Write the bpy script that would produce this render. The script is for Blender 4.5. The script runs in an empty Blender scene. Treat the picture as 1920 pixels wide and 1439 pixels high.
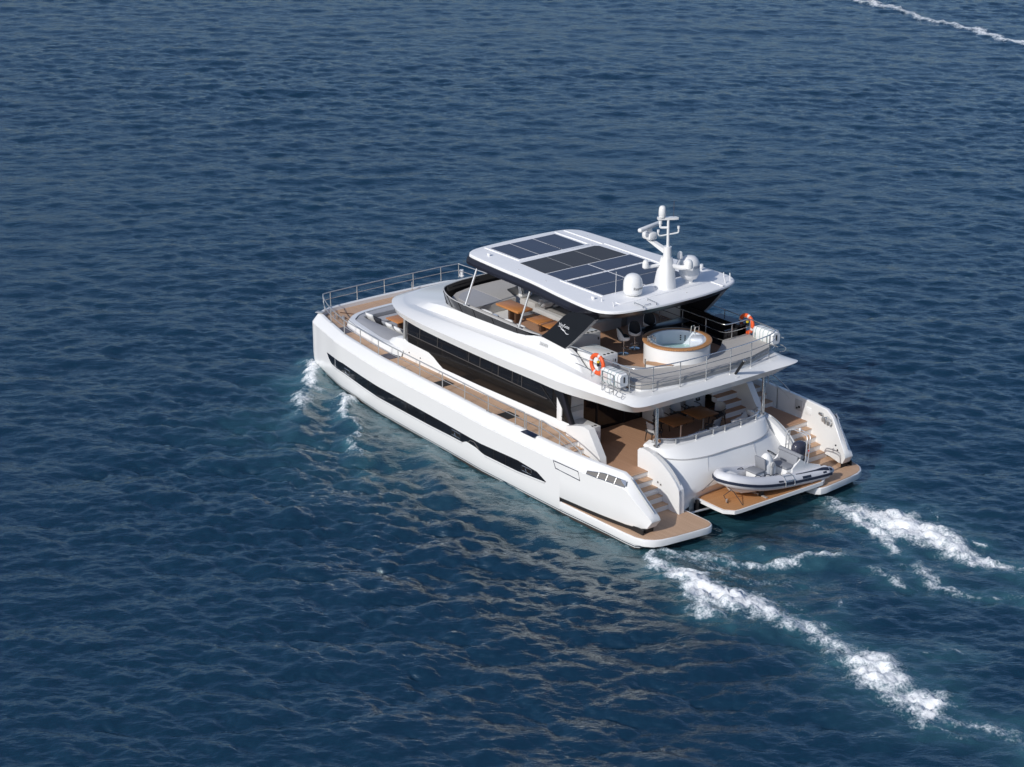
import bpy, bmesh, math, random
import numpy as np
from mathutils import Vector, Matrix, noise as mnoise

# ------------------------------------------------------------------ camera, sky, sun, exposure
scene = bpy.context.scene
COL = scene.collection
cam_data = bpy.data.cameras.new("camera")
cam_data.sensor_width = 36.0
cam_data.lens = 3880.0 / 1920.0 * 36.0
cam_data.clip_start = 0.5
cam_data.clip_end = 20000.0
cam = bpy.data.objects.new("camera", cam_data)
COL.objects.link(cam)
CAM = (-49.930, 50.302, 31.429)
cam.location = CAM
cam.rotation_euler = (math.radians(90 - 20.382), 0, math.radians(-37.653 - 90))
scene.camera = cam

SUN_AZ, SUN_EL = 101.0, 33.0
world = bpy.data.worlds.new("World")
scene.world = world
world.use_nodes = True
wn = world.node_tree
sky = wn.nodes.new("ShaderNodeTexSky")
sky.sky_type = 'NISHITA'
sky.sun_disc = False
sky.sun_elevation = math.radians(SUN_EL)
sky.sun_rotation = math.radians(90 - SUN_AZ)
sky.air_density = 1.0
sky.dust_density = 2.2
sky.ozone_density = 3.0
bg = wn.nodes["Background"]
bg.inputs["Strength"].default_value = 0.098
tint = wn.nodes.new("ShaderNodeMix")
tint.data_type = 'RGBA'
tint.blend_type = 'MULTIPLY'
tint.inputs["Factor"].default_value = 1.0
tint.inputs["B"].default_value = (0.88, 0.95, 1.08, 1)
wn.links.new(sky.outputs[0], tint.inputs["A"])
wn.links.new(tint.outputs["Result"], bg.inputs["Color"])
sl = bpy.data.lights.new("sun", 'SUN')
sl.energy = 3.05
sl.angle = math.radians(0.53)
sl.color = (1.0, 0.965, 0.91)
so = bpy.data.objects.new("sun", sl)
COL.objects.link(so)
sd = Vector((math.cos(math.radians(SUN_AZ)) * math.cos(math.radians(SUN_EL)),
             math.sin(math.radians(SUN_AZ)) * math.cos(math.radians(SUN_EL)), math.sin(math.radians(SUN_EL))))
so.rotation_euler = sd.to_track_quat('Z', 'Y').to_euler()
so.location = (0, 40, 60)
scene.view_settings.view_transform = 'Standard'
scene.view_settings.look = 'None'
scene.view_settings.exposure = 0.0
scene.view_settings.gamma = 1.0
scene.cycles.use_denoising = True
scene.cycles.max_bounces = 8
scene.cycles.sample_clamp_direct = 3.0
scene.cycles.caustics_reflective = False
scene.cycles.caustics_refractive = False

# ------------------------------------------------------------------ materials
MATS = {}


def new_mat(name):
    m = bpy.data.materials.new(name)
    m.use_nodes = True
    nt = m.node_tree
    return m, nt, nt.nodes["Principled BSDF"]


def N(nt, kind, **kw):
    n = nt.nodes.new(kind)
    for k, v in kw.items():
        setattr(n, k, v)
    return n


def mat(name, col, rough=0.5, metal=0.0, spec=0.5, coat=0.0, var=0.06, scale=3.0, bump=0.0, bscale=20.0, trans=0.0, ior=1.45):
    """plain painted / moulded surface with a little procedural unevenness"""
    m, nt, p = new_mat(name)
    p.inputs["Roughness"].default_value = rough
    p.inputs["Metallic"].default_value = metal
    p.inputs["Specular IOR Level"].default_value = spec
    p.inputs["Coat Weight"].default_value = coat
    p.inputs["Coat Roughness"].default_value = 0.06
    p.inputs["IOR"].default_value = ior
    tc = N(nt, "ShaderNodeTexCoord")
    no = N(nt, "ShaderNodeTexNoise")
    no.inputs["Scale"].default_value = scale
    no.inputs["Detail"].default_value = 4
    nt.links.new(tc.outputs["Object"], no.inputs["Vector"])
    mx = N(nt, "ShaderNodeMix", data_type='RGBA')
    mx.inputs["A"].default_value = (*[c * (1 - var) for c in col], 1)
    mx.inputs["B"].default_value = (*[min(1, c * (1 + var)) for c in col], 1)
    nt.links.new(no.outputs["Fac"], mx.inputs["Factor"])
    nt.links.new(mx.outputs["Result"], p.inputs["Base Color"])
    if bump:
        n2 = N(nt, "ShaderNodeTexNoise")
        n2.inputs["Scale"].default_value = bscale
        n2.inputs["Detail"].default_value = 3
        nt.links.new(tc.outputs["Object"], n2.inputs["Vector"])
        b = N(nt, "ShaderNodeBump")
        b.inputs["Strength"].default_value = bump
        b.inputs["Distance"].default_value = 0.02
        nt.links.new(n2.outputs["Fac"], b.inputs["Height"])
        nt.links.new(b.outputs["Normal"], p.inputs["Normal"])
    if trans:
        p.inputs["Transmission Weight"].default_value = trans
    MATS[name] = m
    return m


def teak_mat(name, c1, c2, caulk, width=0.075, axis='y', rough=0.65):
    m, nt, p = new_mat(name)
    p.inputs["Roughness"].default_value = rough
    tc = N(nt, "ShaderNodeTexCoord")
    sep = N(nt, "ShaderNodeSeparateXYZ")
    nt.links.new(tc.outputs["Object"], sep.inputs[0])
    d = N(nt, "ShaderNodeMath", operation='DIVIDE')
    nt.links.new(sep.outputs["Y" if axis == 'y' else "X"], d.inputs[0])
    d.inputs[1].default_value = width
    fr = N(nt, "ShaderNodeMath", operation='FRACT')
    nt.links.new(d.outputs[0], fr.inputs[0])
    fl = N(nt, "ShaderNodeMath", operation='FLOOR')
    nt.links.new(d.outputs[0], fl.inputs[0])
    wn_ = N(nt, "ShaderNodeTexWhiteNoise", noise_dimensions='1D')
    nt.links.new(fl.outputs[0], wn_.inputs["W"])
    mp = N(nt, "ShaderNodeMapping")
    mp.inputs["Scale"].default_value = (1.2, 30, 30) if axis == 'y' else (30, 1.2, 30)
    nt.links.new(tc.outputs["Object"], mp.inputs["Vector"])
    no = N(nt, "ShaderNodeTexNoise")
    no.inputs["Scale"].default_value = 1.0
    no.inputs["Detail"].default_value = 5
    nt.links.new(mp.outputs[0], no.inputs["Vector"])
    av = N(nt, "ShaderNodeMath", operation='ADD')
    nt.links.new(no.outputs["Fac"], av.inputs[0])
    nt.links.new(wn_.outputs["Value"], av.inputs[1])
    hv = N(nt, "ShaderNodeMath", operation='MULTIPLY')
    hv.inputs[1].default_value = 0.5
    nt.links.new(av.outputs[0], hv.inputs[0])
    mx = N(nt, "ShaderNodeMix", data_type='RGBA')
    mx.inputs["A"].default_value = (*c1, 1)
    mx.inputs["B"].default_value = (*c2, 1)
    nt.links.new(hv.outputs[0], mx.inputs["Factor"])
    lt = N(nt, "ShaderNodeMath", operation='LESS_THAN')
    lt.inputs[1].default_value = 0.09
    nt.links.new(fr.outputs[0], lt.inputs[0])
    m2 = N(nt, "ShaderNodeMix", data_type='RGBA')
    m2.inputs["B"].default_value = (*caulk, 1)
    nt.links.new(mx.outputs["Result"], m2.inputs["A"])
    nt.links.new(lt.outputs[0], m2.inputs["Factor"])
    nt.links.new(m2.outputs["Result"], p.inputs["Base Color"])
    MATS[name] = m
    return m


def solar_mat():
    m, nt, p = new_mat("solar_cells")
    p.inputs["Roughness"].default_value = 0.28
    p.inputs["Specular IOR Level"].default_value = 0.5
    tc = N(nt, "ShaderNodeTexCoord")
    sep = N(nt, "ShaderNodeSeparateXYZ")
    nt.links.new(tc.outputs["Object"], sep.inputs[0])
    facs = []
    for ax, w, thr in (("Y", 0.052, 0.16), ("X", 0.156, 0.035)):
        d = N(nt, "ShaderNodeMath", operation='DIVIDE')
        nt.links.new(sep.outputs[ax], d.inputs[0])
        d.inputs[1].default_value = w
        fr = N(nt, "ShaderNodeMath", operation='FRACT')
        nt.links.new(d.outputs[0], fr.inputs[0])
        lt = N(nt, "ShaderNodeMath", operation='LESS_THAN')
        lt.inputs[1].default_value = thr
        nt.links.new(fr.outputs[0], lt.inputs[0])
        facs.append(lt)
    mxm = N(nt, "ShaderNodeMath", operation='MAXIMUM')
    nt.links.new(facs[0].outputs[0], mxm.inputs[0])
    nt.links.new(facs[1].outputs[0], mxm.inputs[1])
    no = N(nt, "ShaderNodeTexNoise")
    no.inputs["Scale"].default_value = 1.6
    nt.links.new(tc.outputs["Object"], no.inputs["Vector"])
    m0 = N(nt, "ShaderNodeMix", data_type='RGBA')
    m0.inputs["A"].default_value = (0.032, 0.034, 0.052, 1)
    m0.inputs["B"].default_value = (0.043, 0.046, 0.068, 1)
    nt.links.new(no.outputs["Fac"], m0.inputs["Factor"])
    m1 = N(nt, "ShaderNodeMix", data_type='RGBA')
    m1.inputs["B"].default_value = (0.09, 0.095, 0.12, 1)
    nt.links.new(m0.outputs["Result"], m1.inputs["A"])
    nt.links.new(mxm.outputs[0], m1.inputs["Factor"])
    nt.links.new(m1.outputs["Result"], p.inputs["Base Color"])
    MATS["solar"] = m


def stripe_mat(name, c1, c2, scale):
    m, nt, p = new_mat(name)
    p.inputs["Roughness"].default_value = 0.9
    tc = N(nt, "ShaderNodeTexCoord")
    w = N(nt, "ShaderNodeTexWave", wave_type='BANDS', bands_direction='DIAGONAL')
    w.inputs["Scale"].default_value = scale
    w.inputs["Distortion"].default_value = 0.6
    nt.links.new(tc.outputs["Object"], w.inputs["Vector"])
    mx = N(nt, "ShaderNodeMix", data_type='RGBA')
    mx.inputs["A"].default_value = (*c1, 1)
    mx.inputs["B"].default_value = (*c2, 1)
    nt.links.new(w.outputs["Fac"], mx.inputs["Factor"])
    nt.links.new(mx.outputs["Result"], p.inputs["Base Color"])
    MATS[name] = m


mat("gel", (0.79, 0.79, 0.78), 0.22, coat=0.3, var=0.015, scale=0.8, bump=0.02, bscale=0.9)
mat("roofwhite", (0.83, 0.83, 0.83), 0.45, var=0.02, scale=2.0)
mat("blackglass", (0.010, 0.010, 0.012), 0.06, spec=0.55, var=0.2, scale=0.6)
mat("brownglass", (0.014, 0.012, 0.011), 0.08, spec=0.33, var=0.25, scale=0.9)
mat("blackpaint", (0.012, 0.013, 0.016), 0.28, spec=0.45, var=0.1)
mat("fascia", (0.016, 0.016, 0.024), 0.32, spec=0.5, var=0.1)
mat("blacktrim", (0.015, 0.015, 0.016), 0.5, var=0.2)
mat("antifoul", (0.045, 0.036, 0.032), 0.75, var=0.25, scale=2.0)
mat("navy", (0.008, 0.018, 0.05), 0.4)
mat("chrome", (0.68, 0.68, 0.67), 0.2, metal=0.85, var=0.03)
mat("steel", (0.62, 0.61, 0.59), 0.34, metal=0.65, var=0.05)
mat("strutmetal", (0.75, 0.75, 0.75), 0.3, metal=0.6, var=0.03)
mat("fabric", (0.42, 0.405, 0.385), 0.95, var=0.06, scale=8, bump=0.15, bscale=60)
mat("fabricdark", (0.20, 0.19, 0.18), 0.95, var=0.08, scale=8, bump=0.15, bscale=60)
mat("fabricgrey", (0.36, 0.365, 0.385), 0.9, var=0.05, scale=6, bump=0.12, bscale=60)
mat("navyfabric", (0.10, 0.095, 0.115), 0.95, var=0.08, scale=8, bump=0.15, bscale=60)
mat("charcoal", (0.05, 0.05, 0.055), 0.85, var=0.1, scale=10, bump=0.1, bscale=80)
mat("pillowwhite", (0.70, 0.70, 0.69), 0.95, var=0.05, scale=8, bump=0.2, bscale=25)
mat("pillowblue", (0.32, 0.37, 0.46), 0.95, var=0.06, scale=8, bump=0.2, bscale=25)
mat("pillowgrey", (0.45, 0.45, 0.45), 0.95, var=0.06, scale=8, bump=0.2, bscale=25)
mat("pillownavy", (0.02, 0.022, 0.03), 0.9, var=0.1, bump=0.2, bscale=25)
stripe_mat("pillowstripe", (0.62, 0.63, 0.64), (0.22, 0.24, 0.27), 9.0)
teak_mat("teak", (0.47, 0.305, 0.195), (0.56, 0.375, 0.25), (0.30, 0.19, 0.12))
teak_mat("teakx", (0.47, 0.275, 0.15), (0.55, 0.335, 0.195), (0.27, 0.16, 0.09), axis='x')
teak_mat("teakwarm", (0.40, 0.225, 0.135), (0.47, 0.28, 0.175), (0.20, 0.12, 0.075))
teak_mat("teakoil", (0.44, 0.21, 0.085), (0.52, 0.27, 0.12), (0.20, 0.10, 0.05), axis='x', rough=0.4)
teak_mat("varnish", (0.46, 0.185, 0.055), (0.56, 0.24, 0.08), (0.42, 0.17, 0.05), width=0.12, rough=0.35)
teak_mat("varnishdark", (0.24, 0.10, 0.035), (0.30, 0.13, 0.045), (0.22, 0.09, 0.03), width=0.12, rough=0.35)
mat("timber", (0.10, 0.055, 0.035), 0.5, var=0.2)
mat("filmpanel", (0.055, 0.055, 0.057), 0.5, var=0.08, scale=1.2)
solar_mat()
mat("orange", (0.80, 0.115, 0.030), 0.45, var=0.06)
mat("reflective", (0.72, 0.62, 0.60), 0.5)
mat("yellow", (0.75, 0.55, 0.03), 0.5)
mat("raftwhite", (0.78, 0.79, 0.79), 0.35, var=0.02)
mat("rope", (0.10, 0.25, 0.24), 0.8)
mat("blackrope", (0.03, 0.03, 0.035), 0.8)
mat("grille", (0.17, 0.16, 0.15), 0.5, var=0.1)
mat("hypalon", (0.68, 0.68, 0.70), 0.6, var=0.04, bump=0.05, bscale=6)
mat("rubber", (0.020, 0.027, 0.050), 0.55, var=0.1)
mat("engine", (0.045, 0.047, 0.070), 0.25, coat=0.5, var=0.05)
mat("vinylgrey", (0.24, 0.25, 0.275), 0.75, var=0.05, bump=0.08, bscale=30)
mat("tub_shade_white", (0.66, 0.70, 0.76), 0.2, coat=0.4, var=0.02)  # tub white with the blue of the bowl's shade mixed into the colour
mat("text_dark", (0.02, 0.02, 0.022), 0.5)
mat("text_grey", (0.30, 0.30, 0.30), 0.5)
mat("text_white", (0.75, 0.76, 0.78), 0.4)
mat("text_blue", (0.03, 0.06, 0.16), 0.5)
mat("darkframe", (0.085, 0.08, 0.078), 0.5, var=0.1)
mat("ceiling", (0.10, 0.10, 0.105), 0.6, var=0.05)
mat("greymould", (0.50, 0.495, 0.49), 0.6, var=0.03)
mat("red", (0.7, 0.03, 0.03), 0.4)
mat("bluecover", (0.33, 0.40, 0.46), 0.5, var=0.05)


def tubwater_mat():
    m, nt, p = new_mat("spa_water")
    p.inputs["Base Color"].default_value = (0.42, 0.62, 0.60, 1)
    p.inputs["Roughness"].default_value = 0.05
    p.inputs["IOR"].default_value = 1.33
    tc = N(nt, "ShaderNodeTexCoord")
    no = N(nt, "ShaderNodeTexNoise")
    no.inputs["Scale"].default_value = 7
    nt.links.new(tc.outputs["Object"], no.inputs["Vector"])
    b = N(nt, "ShaderNodeBump")
    b.inputs["Strength"].default_value = 0.3
    b.inputs["Distance"].default_value = 0.05
    nt.links.new(no.outputs["Fac"], b.inputs["Height"])
    nt.links.new(b.outputs["Normal"], p.inputs["Normal"])
    MATS["spa_water"] = m


tubwater_mat()

# ------------------------------------------------------------------ mesh helpers
ORG = {}


def cr(pts, m=8):
    """Catmull-Rom through pts"""
    P = [np.array(p, float) for p in pts]
    out = []
    for i in range(len(P) - 1):
        p0 = P[i - 1] if i > 0 else 2 * P[0] - P[1]
        p1, p2 = P[i], P[i + 1]
        p3 = P[i + 2] if i + 2 < len(P) else 2 * P[-1] - P[-2]
        for k in range(m):
            t = k / m
            out.append(0.5 * ((2 * p1) + (-p0 + p2) * t + (2 * p0 - 5 * p1 + 4 * p2 - p3) * t * t + (-p0 + 3 * p1 - 3 * p2 + p3) * t ** 3))
    out.append(P[-1])
    return out


def lin(xs, ys):
    return lambda x: float(np.interp(x, xs, ys))


class B:
    def __init__(self):
        self.v, self.f, self.m, self.mats = [], [], [], []

    def mi(self, name):
        if name not in self.mats:
            self.mats.append(name)
        return self.mats.index(name)

    def add(self, vs, fs, mt):
        o = len(self.v)
        self.v += [tuple(map(float, p)) for p in vs]
        k = self.mi(mt)
        for f in fs:
            self.f.append([o + i for i in f])
            self.m.append(k)

    def poly(self, pts, mt):
        self.add(pts, [list(range(len(pts)))], mt)

    def box(self, c, s, mt, bev=0.0, rot=None, seg=2):
        bm = bmesh.new()
        bmesh.ops.create_cube(bm, size=1.0)
        bmesh.ops.scale(bm, vec=Vector(s), verts=bm.verts)
        if bev > 0:
            bmesh.ops.bevel(bm, geom=list(bm.edges), offset=min(bev, min(s) * 0.49), segments=seg, profile=0.5, affect='EDGES')
        M = Matrix.Translation(Vector(c))
        if rot is not None:
            M = M @ (rot if isinstance(rot, Matrix) else Matrix.Rotation(rot, 4, 'Z'))
        bm.verts.ensure_lookup_table()
        self.add([M @ v.co for v in bm.verts], [[v.index for v in f.verts] for f in bm.faces], mt)
        bm.free()

    def b2(self, x0, x1, y0, y1, z0, z1, mt, bev=0.0):
        self.box(((x0 + x1) / 2, (y0 + y1) / 2, (z0 + z1) / 2), (abs(x1 - x0), abs(y1 - y0), abs(z1 - z0)), mt, bev)

    def prism(self, pts, vec, mt, cap=True):
        n = len(pts)
        a = [np.array(p, float) for p in pts]
        b = [p + np.array(vec, float) for p in a]
        fs = [[i, (i + 1) % n, n + (i + 1) % n, n + i] for i in range(n)]
        if cap:
            fs += [list(range(n))[::-1], list(range(n, 2 * n))]
        self.add(a + b, fs, mt)

    def tube(self, pts, r, mt, n=8, closed=False, cap=True):
        P = [Vector(p) for p in pts]
        k = len(P)
        rs = r if isinstance(r, (list, tuple)) else [r] * k
        vs, fs = [], []
        prev = None
        for i, p in enumerate(P):
            if closed:
                t = (P[(i + 1) % k] - P[i - 1])
            else:
                t = P[min(i + 1, k - 1)] - P[max(i - 1, 0)]
            t.normalize()
            if prev is None:
                u = Vector((0, 0, 1)) if abs(t.z) < 0.9 else Vector((1, 0, 0))
            else:
                u = prev
            u = (u - t * u.dot(t))
            if u.length < 1e-6:
                u = t.orthogonal()
            u.normalize()
            prev = u
            w = t.cross(u)
            for j in range(n):
                a = 2 * math.pi * j / n
                vs.append(p + (u * math.cos(a) + w * math.sin(a)) * rs[i])
        for i in range(k if closed else k - 1):
            for j in range(n):
                a, b_ = i * n + j, i * n + (j + 1) % n
                c, d = ((i + 1) % k) * n + (j + 1) % n, ((i + 1) % k) * n + j
                fs.append([a, b_, c, d])
        if cap and not closed:
            fs.append(list(range(n))[::-1])
            fs.append(list(range((k - 1) * n, k * n)))
        self.add(vs, fs, mt)

    def cyl(self, p0, p1, r, mt, n=14, r2=None):
        self.tube([p0, p1], [r, r if r2 is None else r2], mt, n)

    def lathe(self, prof, c, mt, n=32, a0=0.0, a1=2 * math.pi, ax=None):
        full = abs(a1 - a0) > 6.28
        k = n if full else n + 1
        vs, fs = [], []
        for (r, z) in prof:
            for j in range(k):
                a = a0 + (a1 - a0) * j / n
                v = Vector((r * math.cos(a), r * math.sin(a), z))
                if ax is not None:
                    v = ax @ v
                vs.append(Vector(c) + v)
        for i in range(len(prof) - 1):
            for j in range(n):
                j2 = (j + 1) % k
                fs.append([i * k + j, i * k + j2, (i + 1) * k + j2, (i + 1) * k + j])
        self.add(vs, fs, mt)

    def grid(self, rows, mt, closed=False):
        n = len(rows[0])
        vs = [p for r in rows for p in r]
        fs = []
        for i in range(len(rows) - 1):
            for j in range(n if closed else n - 1):
                j2 = (j + 1) % n
                fs.append([i * n + j, i * n + j2, (i + 1) * n + j2, (i + 1) * n + j])
        self.add(vs, fs, mt)

    def ell(self, c, r, mt, n=20, k=12, p=1.0, rot=None, z0=-1.0):
        """(super)ellipsoid"""
        rows = []
        for i in range(k + 1):
            ph = math.asin(z0) + (math.pi / 2 - math.asin(z0)) * i / k
            row = []
            for j in range(n):
                a = 2 * math.pi * j / n
                s = lambda q: math.copysign(abs(q) ** p, q)
                v = Vector((r[0] * s(math.cos(ph)) * s(math.cos(a)), r[1] * s(math.cos(ph)) * s(math.sin(a)), r[2] * s(math.sin(ph))))
                if rot is not None:
                    v = rot @ v
                row.append(Vector(c) + v)
            rows.append(row)
        self.grid(rows, mt, closed=True)

    def pillow(self, c, s, mt, rot, n=10):
        """stuffed cushion: pinched edges, full middle"""
        for sg in (1, -1):
            rows = []
            for i in range(n + 1):
                u = -1 + 2 * i / n
                row = []
                for j in range(n + 1):
                    w = -1 + 2 * j / n
                    h = (max(0, 1 - u ** 4) * max(0, 1 - w ** 4)) ** 0.45
                    pin = 1 - 0.07 * (1 - abs(u) ** 2) * 0 - 0.06 * (u * u) * (1 - w * w) * 0
                    q = Vector((u * s[0] / 2 * (1 - 0.08 * (1 - w * w)) * pin, w * s[1] / 2 * (1 - 0.08 * (1 - u * u)), sg * h * s[2] / 2))
                    row.append(Vector(c) + rot @ q)
                rows.append(row if sg > 0 else row[::-1])
            self.grid(rows, mt)

    def islands(self):
        """the separate pieces of this mesh, each as a builder of its own"""
        up = list(range(len(self.v)))

        def root(i):
            while up[i] != i:
                up[i] = up[up[i]]
                i = up[i]
            return i
        for f in self.f:
            for i in f[1:]:
                up[root(i)] = root(f[0])
        out = {}
        for f, k in zip(self.f, self.m):
            out.setdefault(root(f[0]), []).append((f, k))
        res = []
        for fs in out.values():
            b_ = B()
            ids = {}
            for f, k in fs:
                for i in f:
                    if i not in ids:
                        ids[i] = len(b_.v)
                        b_.v.append(self.v[i])
                b_.f.append([ids[i] for i in f])
                b_.m.append(b_.mi(self.mats[k]))
            res.append(b_)
        return res

    def build(self, name, parent=None, org=None, sharp=35, label=None):
        if name in ("mooring_cleat", "wing_light", "window_mullion", "deck_light", "step_light", "cabinet_vent", "windscreen_mullion", "deck_seam", "cable_clip") and not getattr(self, "one", False):
            last = None
            for b_ in self.islands():
                b_.one = True
                last = b_.build(name, parent, org, sharp, label)
            return last
        if org is None:
            org = ORG.get(parent.name, (0, 0, 0)) if parent else (0, 0, 0)
        me = bpy.data.meshes.new(name)
        me.from_pydata([(x - org[0], y - org[1], z - org[2]) for x, y, z in self.v], [], self.f)
        for k in self.mats:
            me.materials.append(MATS[k])
        me.polygons.foreach_set("material_index", self.m)
        bm = bmesh.new()
        bm.from_mesh(me)
        bmesh.ops.remove_doubles(bm, verts=bm.verts, dist=0.0004)
        bmesh.ops.recalc_face_normals(bm, faces=bm.faces)
        bm.to_mesh(me)
        bm.free()
        me.polygons.foreach_set("use_smooth", [True] * len(me.polygons))
        me.set_sharp_from_angle(angle=math.radians(sharp))
        o = bpy.data.objects.new(name, me)
        COL.objects.link(o)
        if parent:
            o.parent = parent
        ORG[o.name] = tuple(org)
        if label:
            o["label"] = label
        return o


def thing(name, label, cat, loc, rz=0.0, group=None, world_parts=False):
    o = bpy.data.objects.new(name, None)
    o.empty_display_size = 0.2
    COL.objects.link(o)
    o.location = loc
    o.rotation_euler = (0, 0, rz)
    o["label"] = label
    o["category"] = cat
    if group:
        o["group"] = group
    ORG[o.name] = tuple(loc) if world_parts else (0, 0, 0)
    return o


def tag(o, label, cat, group=None):
    o["label"] = label
    o["category"] = cat
    if group:
        o["group"] = group
    return o


def dup(root, loc, rz, label, group=None):
    r = root.copy()
    COL.objects.link(r)
    r.location = loc
    r.rotation_euler = (0, 0, rz)
    r["label"] = label
    if group:
        r["group"] = group
    for ch in [c for c in root.children]:
        c = ch.copy()
        COL.objects.link(c)
        c.parent = r
        for g in ch.children:
            d = g.copy()
            COL.objects.link(d)
            d.parent = c
    return r


def text_faces(body, size):
    """letters as flat 2-D faces (built-in font), left aligned at 0,0"""
    cu = bpy.data.curves.new("lettering", 'FONT')
    cu.body = body
    cu.size = size
    cu.resolution_u = 3
    ob = bpy.data.objects.new("lettering", cu)
    COL.objects.link(ob)
    dg = bpy.context.evaluated_depsgraph_get()
    me = bpy.data.meshes.new_from_object(ob.evaluated_get(dg))
    vs = [(v.co.x, v.co.y) for v in me.vertices]
    fs = [list(p.vertices) for p in me.polygons]
    bpy.data.objects.remove(ob)
    bpy.data.curves.remove(cu)
    bpy.data.meshes.remove(me)
    return vs, fs


def mir(p):
    return (p[0], -p[1], p[2])


# ------------------------------------------------------------------ sea
def fft_tile(n, L, seed, wind, kp, amp, spread, kmin, kmax):
    rng = np.random.default_rng(seed)
    k1 = np.fft.fftfreq(n, L / n) * 2 * np.pi
    kx, ky = np.meshgrid(k1, k1, indexing='ij')
    k = np.hypot(kx, ky)
    k[0, 0] = 1e-6
    cosw = (kx * wind[0] + ky * wind[1]) / k
    S = np.exp(-1.25 * (kp / k) ** 2) * k ** -3.6 * (0.10 + np.abs(cosw) ** spread)
    S[(k < kmin) | (k > kmax)] = 0
    S[0, 0] = 0
    h = np.sqrt(S) * (rng.normal(size=(n, n)) + 1j * rng.normal(size=(n, n)))
    H = np.real(np.fft.ifft2(h))
    s = amp / H.std()
    DX = np.real(np.fft.ifft2(-1j * kx / k * h)) * s
    DY = np.real(np.fft.ifft2(-1j * ky / k * h)) * s
    return H * s, DX, DY


def sample(T, L, x, y):
    n = T.shape[0]
    u = (x / L * n) % n
    v = (y / L * n) % n
    i0 = np.floor(u).astype(int) % n
    j0 = np.floor(v).astype(int) % n
    fu = u - np.floor(u)
    fv = v - np.floor(v)
    fu = fu * fu * (3 - 2 * fu)
    fv = fv * fv * (3 - 2 * fv)
    i1, j1 = (i0 + 1) % n, (j0 + 1) % n
    return (T[i0, j0] * (1 - fu) + T[i1, j0] * fu) * (1 - fv) + (T[i0, j1] * (1 - fu) + T[i1, j1] * fu) * fv


def seg_dist(x, y, pts):
    """distance to a polyline and the parameter (in points) of the nearest spot, signed side"""
    best = np.full(x.shape, 1e9)
    par = np.zeros(x.shape)
    side = np.zeros(x.shape)
    for i in range(len(pts) - 1):
        ax, ay = pts[i][:2]
        bx, by = pts[i + 1][:2]
        dx, dy = bx - ax, by - ay
        l2 = dx * dx + dy * dy + 1e-9
        t = np.clip(((x - ax) * dx + (y - ay) * dy) / l2, 0, 1)
        qx, qy = x - ax - t * dx, y - ay - t * dy
        d = np.hypot(qx, qy)
        w = d < best
        best = np.where(w, d, best)
        par = np.where(w, i + t, par)
        side = np.where(w, np.sign(dx * qy - dy * qx), side)
    return best, par, side


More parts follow.
